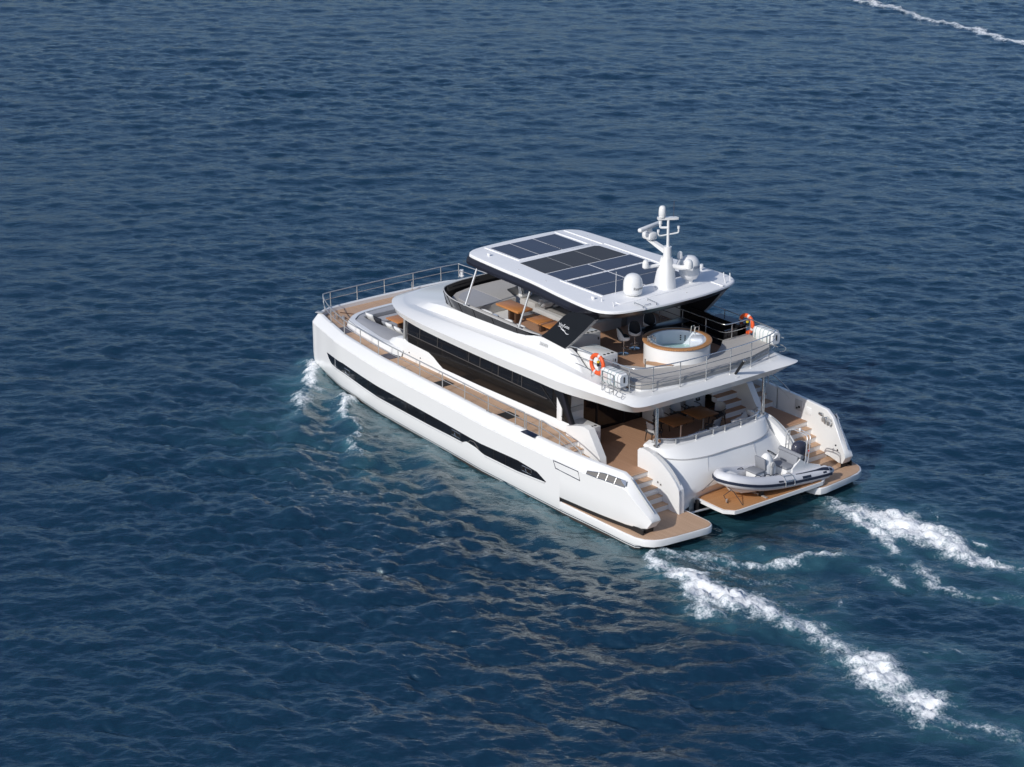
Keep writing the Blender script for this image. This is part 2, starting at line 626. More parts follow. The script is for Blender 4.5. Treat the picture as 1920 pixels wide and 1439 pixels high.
# wake lines: (x, y, half width, foam)
FOAM_LINES = [
    [(0.2, 5.5, .30, .9), (-.6, 5.6, .45, 1.0), (-1.9, 5.75, .55, 1.1), (-3.4, 5.75, .95, 1.2), (-4.6, 5.75, 1.0, 1.15), (-5.6, 5.35, .75, .95), (-7.2, 5.25, .65, .85),
     (-8.8, 5.05, .6, .8), (-9.7, 5.3, .75, .85), (-10.3, 5.45, 1.0, 1.05), (-11.4, 5.75, 1.05, 1.1), (-12.0, 5.9, .85, .8), (-12.9, 6.0, 1.05, 1.1), (-13.7, 6.15, .95, 1.0),
     (-14.3, 6.0, .5, .65), (-15.2, 5.6, .5, .75), (-16.4, 5.3, .5, .6), (-20, 5.2, .8, .5)],
    [(-3.6, 6.4, .5, .9), (-4.3, 6.95, .55, .95), (-5.2, 6.9, .35, .6)],
    [(0.3, 4.9, .35, .75), (-.6, 4.3, .5, .75), (-1.8, 3.5, .5, .7), (-2.8, 2.75, .45, .75), (-3.4, 1.7, .40, .85), (-3.8, 1.0, .38, .9), (-4.2, .4, .28, .75)],
    [(-0.8, 4.7, .5, .65), (-2.6, 4.1, .6, .62), (-4.2, 3.4, .6, .55), (-5.2, 2.7, .5, .45)],
    [(0.2, -2.9, .4, .6), (-.6, -3.0, .5, .8), (-1.6, -3.15, .75, 1.0), (-3.2, -3.45, 1.0, 1.15), (-4.4, -3.65, 1.15, 1.15), (-5.4, -3.45, 1.0, 1.05), (-6.5, -3.5, .7, 1.0),
     (-7.9, -3.4, .5, .95), (-8.9, -3.9, .3, .6), (-11, -4.6, .4, .5)],
    [(-2.4, -2.8, .4, .9), (-3.6, -2.2, .45, 1.0), (-4.8, -1.9, .4, .9), (-5.4, -1.8, .2, .5)],
    [(-5.9, -1.8, .22, .7), (-6.2, -1.4, .3, .8), (-7.2, -.75, .4, .75), (-7.8, -.55, .4, .8), (-8.7, -1.1, .38, .75), (-9.3, -1.4, .3, .65), (-10.3, -2.3, .3, .5)],
    [(-5.2, .4, .2, .55), (-5.6, .15, .28, .7), (-6.7, .05, .28, .7), (-7.5, .25, .2, .5)],
    [(-4.6, 4.5, .3, .5), (-5.1, 4.55, .3, .6), (-6.2, 4.3, .25, .5)],
    [(-9.0, -6.0, .5, .5), (-12, -3.6, .35, .8), (-12.6, -3.2, .3, .6)],
    [(-15.3, 6.3, .35, .55), (-14.6, 6.6, .3, .6), (-13.4, 7.0, .3, .5), (-12.2, 6.9, .3, .5)],
    # bow waves, port side
    [(24.75, 3.98, .14, .9), (24.0, 4.5, .36, 1.05), (23.3, 4.9, .45, 1.05), (22.5, 5.4, .45, 1.0), (21.8, 5.9, .32, .75)],
    [(22.1, 5.7, .6, .55), (21.3, 6.6, .6, .75), (20.6, 7.3, .55, .85), (20.1, 7.7, .45, .75), (19.3, 8.2, .4, .48)],
    [(20.25, 5.42, .22, .9), (19.6, 5.7, .3, .95), (19.0, 6.0, .32, .95), (18.3, 6.35, .28, .85), (17.5, 6.7, .26, .88), (16.7, 7.1, .2, .72), (16.0, 7.45, .22, .8), (15.2, 7.9, .2, .65),
     (14.6, 8.25, .22, .75), (13.5, 8.8, .16, .5), (12.0, 9.6, .14, .4)],
    [(22.4, 5.4, .5, .50), (21.2, 6.2, .8, .50), (20.2, 6.5, .8, .46), (18.3, 6.3, .6, .42), (17.0, 6.25, .5, .45), (15.4, 6.2, .6, .42), (12.5, 6.25, .5, .38), (9, 6.3, .45, .40), (4.5, 6.25, .4, .40), (1, 6.15, .4, .48)],
    [(24.6, 4.05, .07, .6), (22.5, 4.70, .07, .45), (20.2, 5.16, .07, .42), (17.4, 5.50, .07, .42), (12, 5.74, .07, .42), (5, 5.87, .08, .5), (.6, 5.75, .1, .65)],
]
_rw = random.Random(4)
for _k in range(30):
    _x, _y = _rw.uniform(-16, -1.5), _rw.uniform(-6.5, 7.0)
    _l, _a = _rw.uniform(.4, 1.3), _rw.uniform(-.9, .5)
    FOAM_LINES.append([(_x, _y, .10, .5), (_x - _l * .5 * math.cos(_a), _y + _l * .5 * math.sin(_a), _rw.uniform(.12, .26), _rw.uniform(.6, .85)), (_x - _l * math.cos(_a), _y + _l * math.sin(_a) + .1, .10, .5)])
FOAM_LINES += [
    # a far wake
    [(90, -88, .5, .8), (74.7, -83.7, .55, .9), (71.3, -83.2, .9, .95), (68.4, -83.0, .6, .9), (64.9, -81.4, .6, .95), (61.7, -81.3, .6, .9), (59.0, -81.0, .75, .95), (54.3, -79.4, .75, .95), (50, -79.6, .5, .8), (30, -78, .5, .7)],
]
RIDGES = [  # (polyline, height, width)
    ([(24.9, 3.9), (22.6, 5.3), (21.0, 6.7), (19.6, 7.9), (16, 10.6), (10, 14.5), (2, 19.5)], .20, .55),
    ([(20.6, 5.3), (19.0, 6.0), (17.5, 6.7), (16.0, 7.5), (14.7, 8.25), (12, 9.8), (7, 12.6), (0, 16.5)], .22, .50),
    ([(13, 6.0), (10.5, 7.2), (8, 8.6), (4, 11), (-2, 14.5)], .15, .6),
    ([(6, 6.3), (3, 7.6), (0, 9.2), (-5, 12)], .13, .6),
    ([(-1.2, 2.0), (-3.2, 1.9), (-4.4, .5), (-5.6, -.2), (-8, -.4)], .26, .8),
]


def make_sea():
    wind = np.array([0.80, -0.60])
    LA, LB, LC = 83.0, 29.0, 11.0
    TA = fft_tile(512, LA, 3, wind, 0.9, 0.040, 3.5, 0.25, 9.0)
    w2 = np.array([0.93, -0.37])
    TB = fft_tile(512, LB, 11, w2, 2.9, 0.027, 2.4, 1.2, 30.0)
    w3 = np.array([0.62, -0.78])
    TC = fft_tile(256, LC, 5, w3, 10.0, 0.0068, 1.4, 4.0, 70.0)

    def heights(x, y, fine, train=0.0):
        # rotate the second and third field so that no repeat lines up
        c2, s2 = math.cos(0.6), math.sin(0.6)
        xb, yb_ = x * c2 - y * s2, x * s2 + y * c2
        c3, s3 = math.cos(-0.9), math.sin(-0.9)
        xc, yc = x * c3 - y * s3, x * s3 + y * c3
        ga = 1 + 1.1 * train
        z = sample(TA[0], LA, x, y) * ga
        dx = sample(TA[1], LA, x, y) * ga
        dy = sample(TA[2], LA, x, y) * ga
        # patches of livelier and calmer water
        g = 0.8 + 0.45 * np.sin(x * .071 + 1.3 * np.sin(y * .043)) * np.sin(y * .088 + 1.1 * np.sin(x * .037)) + .5 * train
        zb = sample(TB[0], LB, xb, yb_) * g
        bx, by = sample(TB[1], LB, xb, yb_) * g, sample(TB[2], LB, xb, yb_) * g
        z = z + zb
        dx = dx + bx * c2 + by * s2
        dy = dy - bx * s2 + by * c2
        if fine:
            z = z + sample(TC[0], LC, xc, yc) * g
        return z, dx * (0.7 + .4 * train), dy * (0.7 + .4 * train)

    # fine sheet: polar rows around the viewpoint's foot, growing with distance; reaches well beyond the frame
    cx, cy = CAM[0], CAM[1]
    rs = [28.0]
    while rs[-1] < 420:
        rs.append(rs[-1] * (1 + 0.0016) if rs[-1] < 200 else rs[-1] * 1.004)
    rs = np.array(rs)
    th = math.radians(-37.653) + np.arange(-0.42, 0.4201, 0.00170)
    R, T = np.meshgrid(rs, th, indexing='ij')
    X, Y = cx + R * np.cos(T), cy + R * np.sin(T)
    # the yacht's own wave train makes the sea alongside and astern steeper
    train = np.exp(-((Y - 11.5) / 6.5) ** 2) * np.clip((X + 16) / 7, 0, 1) * np.clip((25 - X) / 8, 0, 1)
    Z, DX, DY = heights(X, Y, True, train)
    # the hulls and their lee flatten the chop close alongside
    lee = np.exp(-(np.clip(np.abs(Y) - 5.6, 0, None) / 1.2) ** 2) * ((X > -1) & (X < 26))
    Z *= 1 - .4 * lee
    aer = .85 * np.exp(-(np.clip(np.abs(Y) - 5.4, 0, None) / 1.9) ** 2) * np.clip((X + 2) / 3, 0, 1) * np.clip((25 - X) / 1.5, 0, 1)
    aer = np.maximum(aer, .45 * np.exp(-((Y - 9) / 3.0) ** 2) * np.clip((X - 6) / 6, 0, 1) * np.clip((23 - X) / 3, 0, 1))
    foam = np.zeros(X.shape)
    lump = np.zeros(X.shape)
    near = (X > -26) & (X < 40) & (Y > -16) & (Y < 26)
    far = (Y < -60)
    for i, line in enumerate(FOAM_LINES):
        sel = far if line[0][1] < -50 else near
        x, y = X[sel], Y[sel]
        # wobble the line so that edges are ragged
        xw = x + .22 * np.sin(y * 2.7 + i) + .12 * np.sin(x * 5.1 + y * 3.3)
        yw = y + .20 * np.sin(x * 2.3 + 2 * i) + .10 * np.sin(x * 6.3 - y * 4.7)
        d, par, _ = seg_dist(xw, yw, line)
        wd = np.interp(par, range(len(line)), [p[2] for p in line])
        st = np.interp(par, range(len(line)), [p[3] for p in line])
        f = np.maximum(.93 * st * np.exp(-(d / (wd * 1.25)) ** 2 * 0.95), .36 * min(1, max(p[3] for p in line)) * np.exp(-(d / (wd * 2.3 + .25)) ** 2))
        foam[sel] = np.maximum(foam[sel], f)
        if line[0][1] > -50:
            aer[sel] = np.maximum(aer[sel], min(1.0, max(p[3] for p in line)) * np.exp(-(d / (wd * 1.5 + .35)) ** 2))
    for pts, h, w in RIDGES:
        x, y = X[near], Y[near]
        d, par, side = seg_dist(x, y, pts)
        fade = np.interp(par, [0, .6, len(pts) - 1], [.5, 1, .12])
        sd_ = d * side
        Z[near] += h * fade * (np.exp(-(d / w) ** 2) - .45 * np.exp(-((sd_ + 1.5 * w) / (1.4 * w)) ** 2))
    # churned water in the wake
    wk = foam > .25
    xs, ys = X[wk], Y[wk]
    ch = np.array([mnoise.fractal(Vector((a * 2.4, b * 2.4, 0.3)), 0.55, 2.1, 5) for a, b in zip(xs, ys)])
    Z[wk] += np.clip(foam[wk] - .25, 0, 1) * (.10 + .24 * ch)
    hull_z = np.clip((foam - .5), 0, .6) * .12
    Z += hull_z
    X2, Y2 = X + DX, Y + DY
    nr, nt_ = X.shape
    vf = np.stack([X2.ravel(), Y2.ravel(), Z.ravel()], -1)
    idx = np.arange(nr * nt_).reshape(nr, nt_)
    q = np.stack([idx[:-1, :-1].ravel(), idx[1:, :-1].ravel(), idx[1:, 1:].ravel(), idx[:-1, 1:].ravel()], -1)
    # coarse sheet all round, out to the horizon (its cells under the fine sheet are left out)
    rc = np.concatenate([np.arange(0.5, 28, 1.5), np.geomspace(28, 12000, 110)])
    tc_ = np.linspace(0, 2 * np.pi, 361)
    RC, TC_ = np.meshgrid(rc, tc_, indexing='ij')
    XC, YC = cx + RC * np.cos(TC_), cy + RC * np.sin(TC_)
    ZC, _, _ = heights(XC, YC, False)
    ZC = np.where(RC > 300, 0, ZC) - 0.05
    off = len(vf)
    vc = np.stack([XC.ravel(), YC.ravel(), ZC.ravel()], -1)
    ic = np.arange(XC.size).reshape(XC.shape) + off
    rel = (TC_ - math.radians(-37.653) + np.pi) % (2 * np.pi) - np.pi
    inside = (np.abs(rel) < 0.395) & (RC > 28.2) & (RC < 410)
    cell_in = inside[:-1, :-1] & inside[1:, :-1] & inside[1:, 1:] & inside[:-1, 1:]
    qc = np.stack([ic[:-1, :-1], ic[1:, :-1], ic[1:, 1:], ic[:-1, 1:]], -1)[~cell_in]
    V = np.concatenate([vf, vc])
    Q = np.concatenate([q, qc])
    me = bpy.data.meshes.new("sea_water")
    me.vertices.add(len(V))
    me.vertices.foreach_set("co", V.ravel())
    me.loops.add(Q.size)
    me.loops.foreach_set("vertex_index", Q.ravel().astype(np.int32))
    me.polygons.add(len(Q))
    me.polygons.foreach_set("loop_start", (np.arange(len(Q)) * 4).astype(np.int32))
    me.polygons.foreach_set("use_smooth", np.ones(len(Q), bool))
    me.update(calc_edges=True)
    at = me.attributes.new("foam", 'FLOAT', 'POINT')
    fa = np.concatenate([foam.ravel(), np.zeros(len(vc))]).astype(np.float32)
    at.data.foreach_set("value", fa)
    at = me.attributes.new("aeration", 'FLOAT', 'POINT')
    at.data.foreach_set("value", np.concatenate([aer.ravel(), np.zeros(len(vc))]).astype(np.float32))
    o = bpy.data.objects.new("sea_water", me)
    COL.objects.link(o)
    o["kind"] = "structure"
    o["label"] = "deep blue choppy sea with white foam wakes"
    me.materials.append(water_mat())
    return o


def water_mat():
    m, nt, p = new_mat("sea_water")
    L = nt.links.new
    tc = N(nt, "ShaderNodeTexCoord")
    at = N(nt, "ShaderNodeAttribute", attribute_name="foam")
    p.inputs["Roughness"].default_value = 0.05
    p.inputs["IOR"].default_value = 2.15
    p.inputs["Specular Tint"].default_value = (0.80, 0.97, 1.0, 1)
    # body colour of the water, slowly varying
    n0 = N(nt, "ShaderNodeTexNoise")
    n0.inputs["Scale"].default_value = 0.06
    n0.inputs["Detail"].default_value = 3
    L(tc.outputs["Object"], n0.inputs["Vector"])
    c0 = N(nt, "ShaderNodeMix", data_type='RGBA')
    c0.inputs["A"].default_value = (0.0016, 0.018, 0.037, 1)
    c0.inputs["B"].default_value = (0.0024, 0.025, 0.048, 1)
    L(n0.outputs["Fac"], c0.inputs["Factor"])
    # aerated water round the foam
    n1 = N(nt, "ShaderNodeTexNoise")
    n1.inputs["Scale"].default_value = 0.9
    n1.inputs["Detail"].default_value = 6
    n1.inputs["Distortion"].default_value = 0.8
    L(tc.outputs["Object"], n1.inputs["Vector"])
    ae = N(nt, "ShaderNodeAttribute", attribute_name="aeration")
    mr = N(nt, "ShaderNodeMapRange")
    mr.inputs["From Min"].default_value = 0.28
    mr.inputs["From Max"].default_value = 0.72
    mr.inputs["To Min"].default_value = 0.35
    L(n1.outputs["Fac"], mr.inputs["Value"])
    gate = N(nt, "ShaderNodeMapRange")
    gate.inputs["From Min"].default_value = 0.03
    gate.inputs["From Max"].default_value = 0.2
    L(at.outputs["Fac"], gate.inputs["Value"])
    mg = N(nt, "ShaderNodeMath", operation='MULTIPLY')
    L(mr.outputs[0], mg.inputs[0])
    L(ae.outputs["Fac"], mg.inputs[1])
    c1 = N(nt, "ShaderNodeMix", data_type='RGBA')
    c1.inputs["B"].default_value = (0.038, 0.120, 0.145, 1)
    L(c0.outputs["Result"], c1.inputs["A"])
    L(mg.outputs[0], c1.inputs["Factor"])
    L(c1.outputs["Result"], p.inputs["Base Color"])
    # small ripples, stretched along the crests
    mp = N(nt, "ShaderNodeMapping")
    mp0 = N(nt, "ShaderNodeMapping")
    mp0.inputs["Rotation"].default_value = (0, 0, math.radians(37))
    mp.inputs["Scale"].default_value = (1.0, 0.42, 1.0)
    L(tc.outputs["Object"], mp0.inputs["Vector"])
    L(mp0.outputs[0], mp.inputs["Vector"])
    prev = None
    for sc_, det, ro, dist, ds in ((1.7, 2.0, .6, .5, .050), (4.6, 3.0, .6, .5, .034), (13.0, 3.0, .6, .3, .013)):
        r1 = N(nt, "ShaderNodeTexNoise")
        r1.inputs["Scale"].default_value = sc_
        r1.inputs["Detail"].default_value = det
        r1.inputs["Roughness"].default_value = ro
        r1.inputs["Distortion"].default_value = dist
        L(mp.outputs[0], r1.inputs["Vector"])
        b1 = N(nt, "ShaderNodeBump")
        b1.inputs["Strength"].default_value = 1.0
        b1.inputs["Distance"].default_value = ds
        L(r1.outputs["Fac"], b1.inputs["Height"])
        if prev is not None:
            L(prev.outputs["Normal"], b1.inputs["Normal"])
        prev = b1
    L(prev.outputs["Normal"], p.inputs["Normal"])
    # foam: broken by two sizes of noise
    n2 = N(nt, "ShaderNodeTexNoise")
    n2.inputs["Scale"].default_value = 2.6
    n2.inputs["Detail"].default_value = 12
    n2.inputs["Roughness"].default_value = 0.74
    n2.inputs["Distortion"].default_value = 0.7
    L(tc.outputs["Object"], n2.inputs["Vector"])
    n4 = N(nt, "ShaderNodeTexNoise")
    n4.inputs["Scale"].default_value = 11.0
    n4.inputs["Detail"].default_value = 5
    n4.inputs["Roughness"].default_value = 0.6
    L(tc.outputs["Object"], n4.inputs["Vector"])
    nm = N(nt, "ShaderNodeMix", data_type='FLOAT')
    nm.inputs["Factor"].default_value = 0.34
    L(n2.outputs["Fac"], nm.inputs["A"])
    L(n4.outputs["Fac"], nm.inputs["B"])
    a2 = N(nt, "ShaderNodeMath", operation='ADD')
    ns = N(nt, "ShaderNodeMath", operation='MULTIPLY_ADD')
    ns.inputs[1].default_value = 1.9
    ns.inputs[2].default_value = -0.45
    L(nm.outputs["Result"], ns.inputs[0])
    L(at.outputs["Fac"], a2.inputs[0])
    L(ns.outputs[0], a2.inputs[1])
    m2 = N(nt, "ShaderNodeMapRange", interpolation_type='SMOOTHSTEP')
    m2.inputs["From Min"].default_value = 0.97
    m2.inputs["From Max"].default_value = 1.5
    L(a2.outputs[0], m2.inputs["Value"])
    g2 = N(nt, "ShaderNodeMath", operation='MULTIPLY')
    L(m2.outputs[0], g2.inputs[0])
    L(gate.outputs[0], g2.inputs[1])
    fo = N(nt, "ShaderNodeBsdfPrincipled")
    fo.inputs["Roughness"].default_value = 0.8
    fc = N(nt, "ShaderNodeMix", data_type='RGBA')
    fc.inputs["A"].default_value = (0.50, 0.60, 0.66, 1)
    fc.inputs["B"].default_value = (0.84, 0.86, 0.87, 1)
    n3 = N(nt, "ShaderNodeTexNoise")
    n3.inputs["Scale"].default_value = 7.0
    n3.inputs["Detail"].default_value = 6
    L(tc.outputs["Object"], n3.inputs["Vector"])
    L(m2.outputs[0], fc.inputs["Factor"])
    L(fc.outputs["Result"], fo.inputs["Base Color"])
    b3 = N(nt, "ShaderNodeBump")
    b3.inputs["Strength"].default_value = 0.6
    b3.inputs["Distance"].default_value = 0.06
    L(n3.outputs["Fac"], b3.inputs["Height"])
    L(b3.outputs["Normal"], fo.inputs["Normal"])
    ms = N(nt, "ShaderNodeMixShader")
    L(g2.outputs[0], ms.inputs["Fac"])
    L(p.outputs[0], ms.inputs[1])
    L(fo.outputs[0], ms.inputs[2])
    L(ms.outputs[0], nt.nodes["Material Output"].inputs["Surface"])
    return m


make_sea()
# ================================================================== THE YACHT
YACHT = thing("motor_yacht", "large white twin-hulled motor yacht with black windows under way", "yacht", (12, 0, 0), world_parts=True)

yh = lin([0, .3, .7, 2.3, 4.86, 9.8, 12, 15, 17.4, 18.75, 20.24, 21.14, 22.55, 23.2, 24.3], [5.4, 5.55, 5.7, 5.77, 5.8, 5.78, 5.66, 5.54, 5.42, 5.27, 5.08, 4.96, 4.64, 4.5, 4.22])
DECK = 2.30
SOLE = 1.68
FLY = 4.74


def side_mesh(bb, zlo, zhi, xs, mt, off=0.006, sgn=1):
    rows = []
    for x in xs:
        a, b_ = zlo(x), zhi(x)
        rows.append([(x, sgn * (yh(x) + off), a + (b_ - a) * k / 3) for k in range(4)])
    bb.grid(rows, mt)


# ---- hull skin from the boarding platforms forward, round the bow
side_pts = [(x, yh(x)) for x in (4.86, 6.5, 8.2, 9.8, 11, 12.2, 13.5, 15, 16.3, 17.4, 18.75, 19.6, 20.24, 21.14, 22.0, 22.55, 23.2, 23.8, 24.25)]
bow_pts = [(24.52, 3.86), (24.68, 3.45), (24.78, 2.9), (24.84, 1.5), (24.86, 0)]
half = [(float(p[0]), float(p[1])) for p in cr([(a, b_, 0) for a, b_ in side_pts[12:] + bow_pts], 3)]
half = side_pts[:12] + half
full = half + [(x, -y) for x, y in half[-2::-1]]


def outline_normals(pts):
    out = []
    for i in range(len(pts)):
        a, b_ = np.array(pts[max(i - 1, 0)]), np.array(pts[min(i + 1, len(pts) - 1)])
        t = b_ - a
        t = t / np.linalg.norm(t)
        out.append(np.array([t[1], -t[0]]))
    return out


nrm = outline_normals(full)
if nrm[0][1] < 0:
    nrm = [-n for n in nrm]


def ring(d, z, zf=None):
    r = []
    for i, (p, n) in enumerate(zip(full, nrm)):
        q = np.array(p) - n * d
        zz = z(p[0]) if callable(z) else z
        if p[0] > 24.3 and abs(p[1]) < 4 and zf is not None:
            zz = zf
        r.append((q[0], q[1], zz))
    return r


zt = lin([4.8, 10, 16, 21, 23.5, 24.8], [2.53, 2.52, 2.49, 2.42, 2.45, 2.50])
hb = B()
lower = [ring(.75, -.9, .7), ring(.28, -.32, .85), ring(.09, .085, .95)]
hb.grid(lower, "antifoul")
hb.grid([ring(.09, .085, .95), ring(.075, .13, .98)], "gel")
hb.grid([ring(.075, .13, .98), ring(.06, .17, 1.0)], "navy")
hb.grid([ring(.06, .17, 1.0), ring(.015, .40, 1.1), ring(0, .7, 1.25), ring(0, 1.5, 1.6), ring(0, 2.06, 2.09), ring(.018, 2.07, 2.10), ring(.018, 2.085, 2.115), ring(.004, 2.10, 2.13), ring(.27, lambda x: zt(x) - .02, 2.47),
         ring(.31, zt, 2.5), ring(.42, zt, 2.5), ring(.45, lambda x: zt(x) - .03, 2.47), ring(.46, 1.6, 2.2)], "gel")
# inner sides of both hulls and the bridge deck between them
for s in (1, -1):
    hb.grid([[(x, s * y, z) for x, y in ((1.6, 2.55), (6, 2.6), (12, 2.7), (18, 3.0), (22, 3.5), (24.1, 3.9))] for z in (-.9, 1.05)], "gel")
hb.b2(2.4, 23.6, -4.2, 4.2, .98, 1.10, "gel")
# aft hull below the boarding platforms
aft_o = [(4.86, 5.8), (3.6, 5.79), (2.3, 5.77), (1.2, 5.74), (.7, 5.69), (.35, 5.56), (.1, 5.32), (-.03, 5.0), (-.12, 4.2), (-.2, 3.4), (-.24, 3.02), (-.2, 2.8), (-.06, 2.64), (.15, 2.57), (1.6, 2.55)]
for s in (1, -1):
    def ro(d, z, aft=0.0):
        c = np.array([2.6, 4.1])
        r = []
        for x, y in aft_o:
            x2 = max(x, aft) if aft else x
            v = np.array([x2, y]) - c
            k = 1 - d / max(.6, np.linalg.norm(v))
            q = c + v * k
            r.append((min(q[0], 4.86) if x < 4.8 else 4.86, s * q[1], z))
        return r
    hb.grid([ro(.45, -.9, .7), ro(.14, .085, .55)], "antifoul")
    hb.grid([ro(.14, .085, .55), ro(.12, .13, .55)], "gel")
    hb.grid([ro(.12, .13, .55), ro(.11, .17, .55)], "navy")
    hb.grid([ro(.11, .17, .55), ro(.10, .21, .5), ro(.02, .26), ro(0, .40), ro(.015, .50), ro(.05, .525)], "gel")
    hb.poly([(p[0], p[1], .525) for p in ro(.05, .525)], "gel")
HULL = hb.build("hull", YACHT, sharp=28)

# aft wings of the topsides
zt_w = lin([.44, .47, 1.53, 1.9, 4.86], [1.05, 1.17, 2.36, 2.54, 2.53])
zb_w = lin([.44, .62, .9, 4.86], [1.05, .76, .70, .70])
yw = lin([.44, 1.5, 3.0, 4.86], [5.14, 5.46, 5.66, 5.80])
wing_x = [4.86, 4.2, 3.4, 2.6, 2.1, 1.9, 1.7, 1.53, 1.2, .9, .62, .5, .445]
for s in (1, -1):
    wb = B()
    rows = []
    for x in wing_x:
        y, a, b_ = yw(x), zb_w(x), zt_w(x)
        h = b_ - a
        c = min(2.07, a + h * .80)
        rec = .0
        rows.append([(x, s * (y - .30), a), (x, s * (y - .02), a), (x, s * y, a + .04 * min(1, h)), (x, s * y, a + (c - a) * .5), (x, s * y, c - .01 * min(1, h)), (x, s * (y - .018), c), (x, s * (y - .018), c + .02 * min(1, h)), (x, s * (y - .004), c + .035 * min(1, h)), (x, s * (y - min(.26, .10 + h * .1)), b_ - .015 * min(1, h)),
                     (x, s * (y - min(.30, .14 + h * .1)), b_), (x, s * (y - .40), b_), (x, s * (y - .42), b_ - .03 * min(1, h)), (x, s * (y - .42), a), ])
    wb.grid(rows, "gel", closed=True)
    wb.poly(rows[-1], "gel")
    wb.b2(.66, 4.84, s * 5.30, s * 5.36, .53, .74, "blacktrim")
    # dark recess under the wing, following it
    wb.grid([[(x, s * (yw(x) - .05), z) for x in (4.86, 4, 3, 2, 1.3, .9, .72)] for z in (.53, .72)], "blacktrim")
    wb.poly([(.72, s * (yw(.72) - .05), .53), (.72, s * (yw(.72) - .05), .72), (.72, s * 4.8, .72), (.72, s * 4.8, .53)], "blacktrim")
    w = wb.build("topside_wing", YACHT, sharp=30)
    # mooring grille in the wing
    gb = B()
    gp = [(3.48, 2.27), (1.86, 2.36), (1.47, 2.26), (1.66, 2.17), (3.12, 2.10)]
    gq = lambda x, z, o=0.0: (x, s * (yw(x) + .012 - .03 * max(0, (z - 2.1) / .3) + o), z)
    gy = {0: 2.20, 1: 2.30}
    # the grille lies on the sloping shoulder between 2.07 and 2.5
    def gpt(t, u, o=0.0):
        x = 3.45 - t * 1.85
        zz0 = 2.09 + .03 * t
        zz1 = 2.19 + .13 * min(1, t * 2.4)
        z = zz0 + (zz1 - zz0) * u
        y = yw(x) - max(0, (z - 2.07)) / .46 * .26
        return (x, s * (y + .012 + o), z + .008)
    gb.grid([[gpt(i / 10, u) for u in (0, .5, 1)] for i in range(11)], "grille")
    go = gb.build("mooring_grille", w, org=ORG["motor_yacht"])
    fb_ = B()
    rim = [gpt(i / 8, 0, .01) for i in range(9)] + [gpt(1 - i / 8, 1, .01) for i in range(9)]
    fb_.tube(rim, .016, "chrome", 6, closed=True)
    for t in (.3, .52, .74):
        fb_.cyl(gpt(t, 0, .012), gpt(t, 1, .012), .014, "chrome", 6)
    fb_.prism([gpt(.86, 1, .01), gpt(1, 1, .01), gpt(1.04, .2, .02), gpt(.94, .6, .03)], (0, s * .03, .02), "chrome")
    fb_.build("grille_frame", w, org=ORG["motor_yacht"])
    hr = B()
    pth = [(1.50, 2.42), (1.2, 2.06), (.85, 1.66), (.55, 1.32)]
    hr.tube([(x, s * (yw(x) - .22), z + .03) for x, z in pth], .022, "chrome", 8)
    hr.build("wing_handrail", w, org=ORG["motor_yacht"])
    kb = B()
    for x, z in ((1.15, 1.32), (1.0, 1.18)):
        kb.cyl((x, s * (yw(x) - .42), z), (x, s * (yw(x) - .45), z), .035, "blacktrim", 10)
    kb.build("wing_light", w, org=ORG["motor_yacht"])

# long hull windows
xs_w = sorted([20.24, 21.14, 22.0, 19.6, 18.75, 17.4, 16.3, 13.5, 12.2, 9.8, 8.2, 6.5, 22.42, 22.2, 21.8, 21.2, 20.6, 19.8, 19, 18, 17, 16, 15, 14, 13, 12, 11.5, 11.05, 10.9, 10.75, 10.6, 10.3, 10.05, 9.85, 9.7, 9.5, 9, 8, 7.4, 6.8, 6.22, 6.0, 5.8, 5.67], reverse=True)
wt = lin([5.67, 6.22, 7.44, 9.68, 10.66, 14.5, 18.5, 20.6, 22.42], [1.06, 1.28, 1.36, 1.28, 1.28, 1.32, 1.31, 1.33, 1.24])
wl = lin([5.67, 7.44, 9.6, 9.75, 10.05, 10.8, 10.98, 11.02, 13.3, 17.3, 20.67, 21.83, 22.2, 22.42], [1.03, .90, .885, .93, 1.0, 1.04, .93, .91, .86, .83, .90, .86, 1.02, 1.20])
